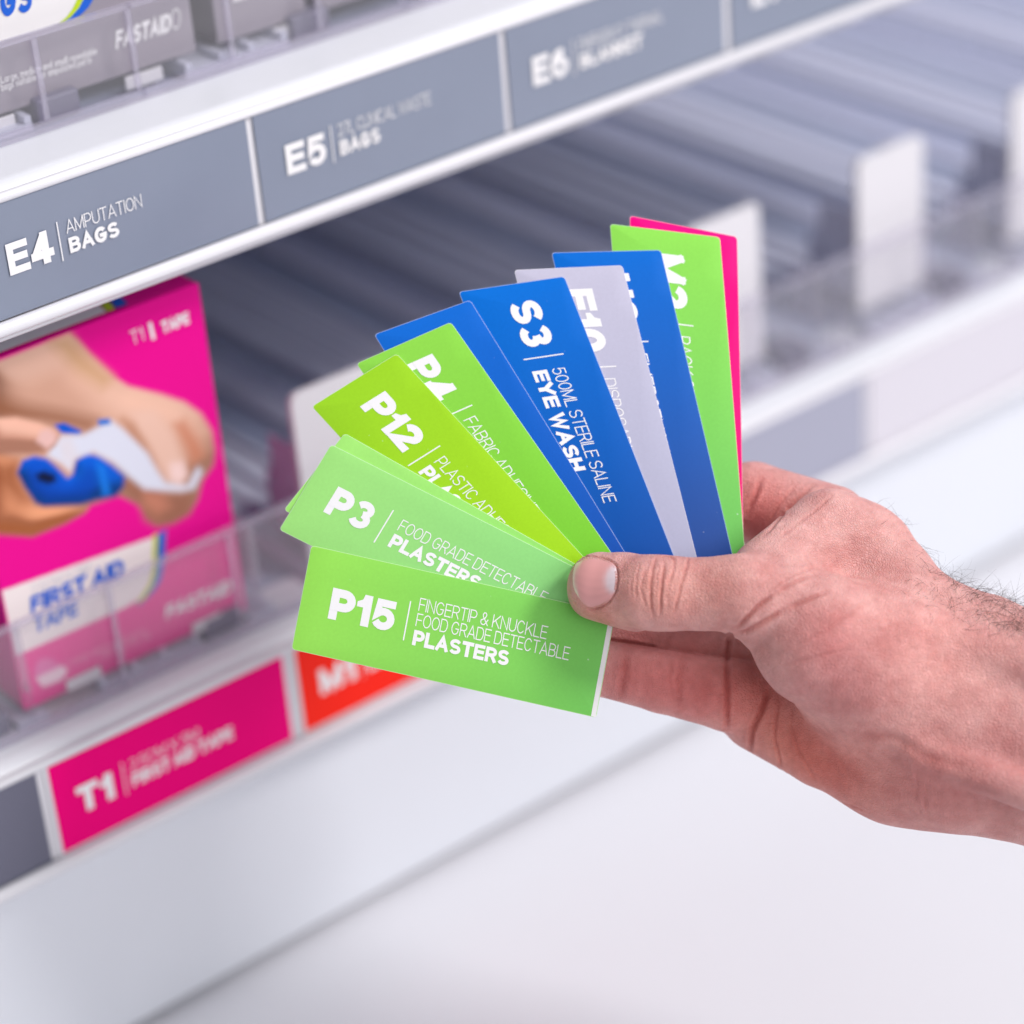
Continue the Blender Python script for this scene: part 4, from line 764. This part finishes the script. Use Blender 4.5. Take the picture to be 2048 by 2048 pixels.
def hand_field(P):
    L = {k: limb(P, n, kz) for k, (kz, n) in LIMBS.items()}
    body = smin(smin(L['forearm'], L['wrist'], 12.0), L['back'], 12.0)
    body = smin(body, L['ulna'], 6.0)
    body = smin(body, L['tendon'], 5.0)
    body = smin(body, L['tendon_b'], 4.0)
    heel = smin(L['heel'], L['palm'], 7.0)
    thenar = smin(L['thenar'], L['web'], 7.0)
    thumb = smin(L['thumb'], L['thumb_pad'], 3.0)
    thumb = smin(thumb, L['thumb_joint'], 3.0)
    front = smin(smin(thenar, thumb, 5.5), body, 14.0)
    fingers = smin(smin(L['index'], L['middle'], .8), smin(L['ring'], L['little'], .7), .7)
    rear = smin(smin(heel, body, 12.0), fingers, 2.2)
    return smin(front, rear, 1.6)


def hand_mesh(step=0.46):
    lo = np.array([-132.0, -64.0, -72.0]); hi = np.array([34.0, 84.0, 48.0])
    B = 8
    nb = np.ceil((hi - lo) / (step * B)).astype(int)
    n = nb * B + 1
    F = np.full(n, 9.0, np.float32)
    cs = step * B
    ci = np.stack(np.meshgrid(*[np.arange(k) for k in nb], indexing='ij'), -1).reshape(-1, 3)
    cv = hand_field(lo + (ci + 0.5) * cs)
    near = np.abs(cv) < cs * 1.5
    for c_, v_ in zip(ci[~near], cv[~near]):
        if v_ < 0:
            a = c_ * B
            F[a[0]:a[0] + B + 1, a[1]:a[1] + B + 1, a[2]:a[2] + B + 1] = -9.0
    off = np.stack(np.meshgrid(*[np.arange(B + 1)] * 3, indexing='ij'), -1).reshape(-1, 3)
    sel = ci[near]
    for i in range(0, len(sel), 400):
        a = sel[i:i + 400] * B
        ids = a[:, None, :] + off[None]
        val = hand_field((lo + ids * step).reshape(-1, 3)).reshape(len(a), -1)
        F[ids[..., 0], ids[..., 1], ids[..., 2]] = val
    S = F < 0
    c8 = [S[i:n[0] - 1 + i, j:n[1] - 1 + j, k:n[2] - 1 + k] for i in (0, 1) for j in (0, 1) for k in (0, 1)]
    cnt = sum(x.astype(np.int8) for x in c8)
    act = (cnt > 0) & (cnt < 8)
    cells = np.argwhere(act)
    vid = np.full(act.shape, -1, np.int64); vid[act] = np.arange(len(cells))
    acc = np.zeros((len(cells), 3)); num = np.zeros(len(cells))
    corners = [(i, j, k) for i in (0, 1) for j in (0, 1) for k in (0, 1)]
    fv = {q: F[cells[:, 0] + q[0], cells[:, 1] + q[1], cells[:, 2] + q[2]] for q in corners}
    for q in corners:
        for ax in range(3):
            if q[ax] == 0:
                w = list(q); w[ax] = 1; w = tuple(w)
                a, b_ = fv[q], fv[w]
                hit = (a < 0) != (b_ < 0)
                t = a / np.where(np.abs(a - b_) < 1e-6, 1e-6, a - b_)
                pos = np.tile(np.array(q, float), (len(cells), 1)); pos[:, ax] += t
                acc[hit] += pos[hit]; num[hit] += 1
    V = lo + (cells + acc / num[:, None]) * step
    faces = []
    for ax in range(3):
        sl0 = [slice(None)] * 3; sl1 = [slice(None)] * 3
        sl0[ax] = slice(0, -1); sl1[ax] = slice(1, None)
        a, b_ = S[tuple(sl0)], S[tuple(sl1)]
        e = np.argwhere(a != b_)
        o1, o2 = (ax + 1) % 3, (ax + 2) % 3
        ok = (e[:, o1] > 0) & (e[:, o2] > 0) & (e[:, o1] < n[o1] - 1) & (e[:, o2] < n[o2] - 1)
        e = e[ok]
        inside = S[e[:, 0], e[:, 1], e[:, 2]]
        def cell(d1, d2):
            x = e.copy(); x[:, o1] -= d1; x[:, o2] -= d2
            return vid[x[:, 0], x[:, 1], x[:, 2]]
        q = np.stack([cell(1, 1), cell(0, 1), cell(0, 0), cell(1, 0)], 1)
        q[~inside] = q[~inside][:, ::-1]
        faces.append(q)
    Fq = np.concatenate(faces)
    Fq = Fq[(Fq >= 0).all(1)]
    return V, Fq

HV, HF = hand_mesh()
# relax the lattice a little, then take normals from the field
for it in range(2):
    s = np.zeros_like(HV); k = np.zeros(len(HV))
    for a, b_ in ((0, 1), (1, 2), (2, 3), (3, 0)):
        np.add.at(s, HF[:, a], HV[HF[:, b_]]); np.add.at(k, HF[:, a], 1)
        np.add.at(s, HF[:, b_], HV[HF[:, a]]); np.add.at(k, HF[:, b_], 1)
    HV = HV * 0.5 + 0.5 * s / np.maximum(k, 1)[:, None]
e_ = 0.25
HN = np.stack([hand_field(HV + np.array(d) * e_) - hand_field(HV - np.array(d) * e_) for d in ((1, 0, 0), (0, 1, 0), (0, 0, 1))], 1)
HN /= np.linalg.norm(HN, axis=1)[:, None] + 1e-9

def dist_polyline(P, pl):
    d = np.full(len(P), 1e9)
    pl = np.array(pl)
    for a, b_ in zip(pl[:-1], pl[1:]):
        ab = b_ - a
        t = np.clip(((P - a) @ ab) / (ab @ ab + 1e-9), 0, 1)
        d = np.minimum(d, np.linalg.norm(P - a - t[:, None] * ab, axis=1))
    return d

groove = np.zeros(len(HV)); swell = np.zeros(len(HV)); crease_red = np.zeros(len(HV))
for sg, dep, pl in CREASES:
    c0 = np.mean(pl, 0); rad = np.max(np.linalg.norm(np.array(pl) - c0, axis=1)) + 6
    idx = np.where(np.linalg.norm(HV - c0, axis=1) < rad)[0]
    d = dist_polyline(HV[idx], pl)
    P_ = np.array(pl); along = np.minimum(np.linalg.norm(HV[idx] - P_[0], axis=1), np.linalg.norm(HV[idx] - P_[-1], axis=1))
    fade = np.clip(.25 + along / 4.0, 0, 1)
    groove[idx] = np.minimum(groove[idx], -dep * fade * np.exp(-(d / sg) ** 2))
    swell[idx] = np.maximum(swell[idx], 0.30 * dep * fade * np.exp(-((d - 2.1 * sg) / (1.1 * sg)) ** 2))
    crease_red[idx] = np.maximum(crease_red[idx], min(1, dep * 1.1) * fade * np.exp(-(d / (sg * 1.1)) ** 2))
NAILP = np.array(NAIL).reshape(14, 14, 3)
nd = np.min(np.stack([np.linalg.norm(HV - p, axis=1) for p in NAILP[1:-1:2, 1:-1:2].reshape(-1, 3)]), 0)
HV2 = HV + HN * np.clip(groove + swell, -2.0, .6)[:, None]
tone = np.ones((len(HV), 3))
for c0, r, cm in TONES:
    w = np.exp(-(np.linalg.norm(HV - np.array(c0), axis=1) / r) ** 2)[:, None]
    tone = tone * (1 + w * (np.array(cm) - 1) * 0.85)
tone *= 1 - crease_red[:, None] * np.array([.20, .40, .42])

def rotate(p):      # local mm to world metres around the wrist
    return (np.asarray(p) * 0.001) @ np.array(AXES).T

hand = bpy.data.objects.new('person', None); col.objects.link(hand); hand.location = HAND_O
tag(hand, 'bare right hand and hairy wrist gripping the fan of cards with the thumb in front', 'hand')

def skin_material():
    m = bpy.data.materials.new('skin'); m.use_nodes = True
    nt = m.node_tree; b = nt.nodes['Principled BSDF']; N = nt.nodes.new; K = nt.links.new
    tc = N('ShaderNodeTexCoord')
    at = N('ShaderNodeAttribute'); at.attribute_name = 'tone'
    def noise(scale, detail, rough=0.5):
        x = N('ShaderNodeTexNoise'); x.inputs['Scale'].default_value = scale; x.inputs['Detail'].default_value = detail; x.inputs['Roughness'].default_value = rough
        K(tc.outputs['Object'], x.inputs['Vector']); return x
    n1 = noise(90, 5, .6); n2 = noise(420, 3)
    r1 = N('ShaderNodeValToRGB')
    r1.color_ramp.elements[0].position = .34; r1.color_ramp.elements[0].color = (.62, .272, .252, 1)
    r1.color_ramp.elements[1].position = .66; r1.color_ramp.elements[1].color = (.75, .40, .372, 1)
    K(n1.outputs['Fac'], r1.inputs['Fac'])
    mx = N('ShaderNodeMix'); mx.data_type = 'RGBA'; mx.blend_type = 'MULTIPLY'; mx.inputs['Factor'].default_value = 1.0
    K(r1.outputs['Color'], mx.inputs['A']); K(at.outputs['Color'], mx.inputs['B'])
    r2 = N('ShaderNodeMapRange'); r2.inputs['From Min'].default_value = .3; r2.inputs['From Max'].default_value = .7; r2.inputs['To Min'].default_value = .93; r2.inputs['To Max'].default_value = 1.06
    K(n2.outputs['Fac'], r2.inputs['Value'])
    sc = N('ShaderNodeVectorMath'); sc.operation = 'SCALE'
    K(mx.outputs['Result'], sc.inputs[0]); K(r2.outputs['Result'], sc.inputs['Scale'])
    K(sc.outputs['Vector'], b.inputs['Base Color'])
    b.inputs['Roughness'].default_value = .52
    b.inputs['Specular IOR Level'].default_value = .38
    b.inputs['Subsurface Weight'].default_value = .22
    b.inputs['Subsurface Radius'].default_value = (1.0, .35, .2)
    b.inputs['Subsurface Scale'].default_value = .0028
    v = N('ShaderNodeTexVoronoi'); v.feature = 'DISTANCE_TO_EDGE'; v.inputs['Scale'].default_value = 1150
    wv = noise(260, 3)
    va = N('ShaderNodeVectorMath'); va.operation = 'MULTIPLY_ADD'; va.inputs[1].default_value = (.0016, .0016, .0016)
    K(wv.outputs['Color'], va.inputs[0]); K(tc.outputs['Object'], va.inputs[2]); K(va.outputs['Vector'], v.inputs['Vector'])
    n3 = noise(1500, 3)
    ad = N('ShaderNodeMath'); ad.operation = 'MULTIPLY_ADD'; ad.inputs[1].default_value = .5
    cl = N('ShaderNodeMapRange'); cl.inputs['From Max'].default_value = .25
    K(v.outputs['Distance'], cl.inputs['Value'])
    K(n3.outputs['Fac'], ad.inputs[0]); K(cl.outputs['Result'], ad.inputs[2])
    bp = N('ShaderNodeBump'); bp.inputs['Strength'].default_value = .62; bp.inputs['Distance'].default_value = .00030
    K(ad.outputs['Value'], bp.inputs['Height'])
    n4 = noise(160, 4, .6)
    bp2 = N('ShaderNodeBump'); bp2.inputs['Strength'].default_value = .35; bp2.inputs['Distance'].default_value = .0014
    K(n4.outputs['Fac'], bp2.inputs['Height']); K(bp.outputs['Normal'], bp2.inputs['Normal'])
    K(bp2.outputs['Normal'], b.inputs['Normal'])
    return m

me = bpy.data.meshes.new('hand_and_wrist')
W3 = rotate(HV2)
me.vertices.add(len(W3)); me.vertices.foreach_set('co', W3.astype(np.float32).ravel())
me.loops.add(HF.size); me.loops.foreach_set('vertex_index', HF.astype(np.int32).ravel())
me.polygons.add(len(HF)); me.polygons.foreach_set('loop_start', np.arange(0, HF.size, 4, dtype=np.int32))
me.polygons.foreach_set('use_smooth', np.ones(len(HF), bool))
me.update(calc_edges=True); me.validate()
at = me.color_attributes.new('tone', 'FLOAT_COLOR', 'POINT')
at.data.foreach_set('color', np.concatenate([tone, np.ones((len(tone), 1))], 1).astype(np.float32).ravel())
me.materials.append(skin_material())
o = bpy.data.objects.new('hand_and_wrist', me); col.objects.link(o); o.parent = hand

# thumbnail: a thin curved plate seated in the thumb
def nail():
    G = NAILP.copy(); n = 14
    u = np.linspace(0, 1, n)[None, :]; v = np.linspace(0, 1, n)[:, None]
    edge = np.minimum(np.minimum(v, 1 - v) * 2.2, np.minimum(1 - u * 0, 1.0) * 1.0)
    gN = np.stack([hand_field(G.reshape(-1, 3) + np.array(d) * .4) - hand_field(G.reshape(-1, 3) - np.array(d) * .4) for d in ((1, 0, 0), (0, 1, 0), (0, 0, 1))], 1)
    gN /= np.linalg.norm(gN, axis=1)[:, None]
    gN = gN.reshape(n, n, 3)
    ax = gN[:, 3:11].mean((0, 1)); ax /= np.linalg.norm(ax)
    h = 0.04 + 0.26 * np.clip(np.minimum(v, 1 - v) / .22, 0, 1) ** .6 * np.clip((1 - u) / .16, .0, 1) ** .7
    P = G + gN * h[..., None]
    U = np.broadcast_to(u, (n, n)); Vv = np.broadcast_to(v, (n, n))
    c = np.zeros((n, n, 3)); c[:] = (.74, .34, .33)
    lun = 1 / (1 + np.exp(-((U + .35 * (Vv - .45) ** 2 * -4) - .70) * 40))
    c = c * (1 - lun[..., None]) + np.array((.74, .60, .64)) * lun[..., None]
    fr = 1 / (1 + np.exp(((U - .25 * (2 * (Vv - .5)) ** 2 * .35) - .055) * 90))
    c = c * (1 - fr[..., None]) + np.array((.78, .70, .54)) * fr[..., None]
    st = .97 + .05 * np.sin(Vv * 61) * np.sin(Vv * 23 + 1)
    c *= st[..., None]
    verts = np.concatenate([P.reshape(-1, 3), (G - gN * .5).reshape(-1, 3)])
    I = np.arange(n * n).reshape(n, n)
    f = [(I[j, i], I[j + 1, i], I[j + 1, i + 1], I[j, i + 1]) for j in range(n - 1) for i in range(n - 1)]
    loop = list(I[0, :]) + list(I[1:, -1]) + list(I[-1, -2::-1]) + list(I[-2:0, 0][::1])
    for a, b_ in zip(loop, loop[1:] + loop[:1]):
        f.append((a, b_, b_ + n * n, a + n * n))
    me = bpy.data.meshes.new('thumbnail')
    me.from_pydata(rotate(verts).tolist(), [], [tuple(int(x) for x in q) for q in f])
    at = me.color_attributes.new('ink', 'FLOAT_COLOR', 'POINT')
    cc = np.concatenate([c.reshape(-1, 3), np.tile((.86, .72, .62), (n * n, 1))])
    at.data.foreach_set('color', np.concatenate([cc, np.ones((len(cc), 1))], 1).astype(np.float32).ravel())
    me.polygons.foreach_set('use_smooth', [True] * len(me.polygons))
    m = attribute_material('nail_plate', 'ink', 0.34, 0.45)
    me.materials.append(m)
    o = bpy.data.objects.new('thumbnail', me); col.objects.link(o); o.parent = hand
    sb = o.modifiers.new('smooth', 'SUBSURF'); sb.levels = sb.render_levels = 2
nail()

# dark hair along the back of the wrist
def hair():
    rp = np.array(RIDGE); seg = np.r_[0, np.cumsum(np.linalg.norm(np.diff(rp, axis=0), axis=1))]
    idx = np.where((HV[:, 0] > rp[0, 0] - 2) & (HV[:, 0] < 33) & (HN[:, 1] > -.1))[0]
    d = dist_polyline(HV[idx], rp)
    idx = idx[d < 22]; d = d[d < 22]
    along = np.clip((HV[idx, 0] - rp[0, 0]) / (rp[-1, 0] - rp[0, 0] + 1e-9), 0, 1)
    wgt = (.4 * np.exp(-(d / 6.0) ** 2) + 2.2 * np.clip(HN[idx, 1] - .45, 0, 1) * np.exp(-(d / 14.0) ** 2)) * (0.006 + np.clip(along - .12, 0, 1) ** 2)
    pick = rng.choice(idx, 640, replace=False, p=wgt / wgt.sum())
    vv, ff = [], []
    axis = rp[-1] - rp[0]; axis /= np.linalg.norm(axis)
    for i in pick:
        nrm = HN[i]; p = HV[i].copy()
        a = np.clip((HV[i, 0] - rp[0, 0]) / (rp[-1, 0] - rp[0, 0]), 0, 1)
        ln = rng.uniform(4.5, 11.5) * (0.35 + 0.75 * a)
        tang = axis * rng.normal(.55, .55) + rng.normal(0, .55, 3); tang -= nrm * (tang @ nrm)
        dirn = nrm * rng.uniform(.35, 1.1) + tang; dirn /= np.linalg.norm(dirn)
        curl = rng.normal(0, .18, 3) - nrm * rng.uniform(.10, .34)
        r0 = rng.uniform(.035, .065)
        pts = []
        for k in range(7):
            pts.append(p.copy()); p = p + dirn * ln / 6; dirn = dirn + curl; dirn /= np.linalg.norm(dirn)
        s1 = np.cross(dirn, (.3, .2, 1)); s1 /= np.linalg.norm(s1); s2 = np.cross(dirn, s1)
        b0 = len(vv)
        for k, q in enumerate(pts):
            rr = r0 * (1 - .8 * k / 6)
            for t_ in range(3):
                vv.append(q + (s1 * math.cos(t_ * 2.094) + s2 * math.sin(t_ * 2.094)) * rr)
        for k in range(6):
            for t_ in range(3):
                u_ = (t_ + 1) % 3
                ff.append((b0 + k * 3 + t_, b0 + k * 3 + u_, b0 + k * 3 + 3 + u_, b0 + k * 3 + 3 + t_))
    me = bpy.data.meshes.new('arm_hair')
    me.from_pydata(rotate(np.array(vv)).tolist(), [], ff)
    me.materials.append(material('dark_hair', (.055, .035, .028), .45))
    o = bpy.data.objects.new('arm_hair', me); col.objects.link(o); o.parent = hand
    o['kind'] = 'stuff'
hair()
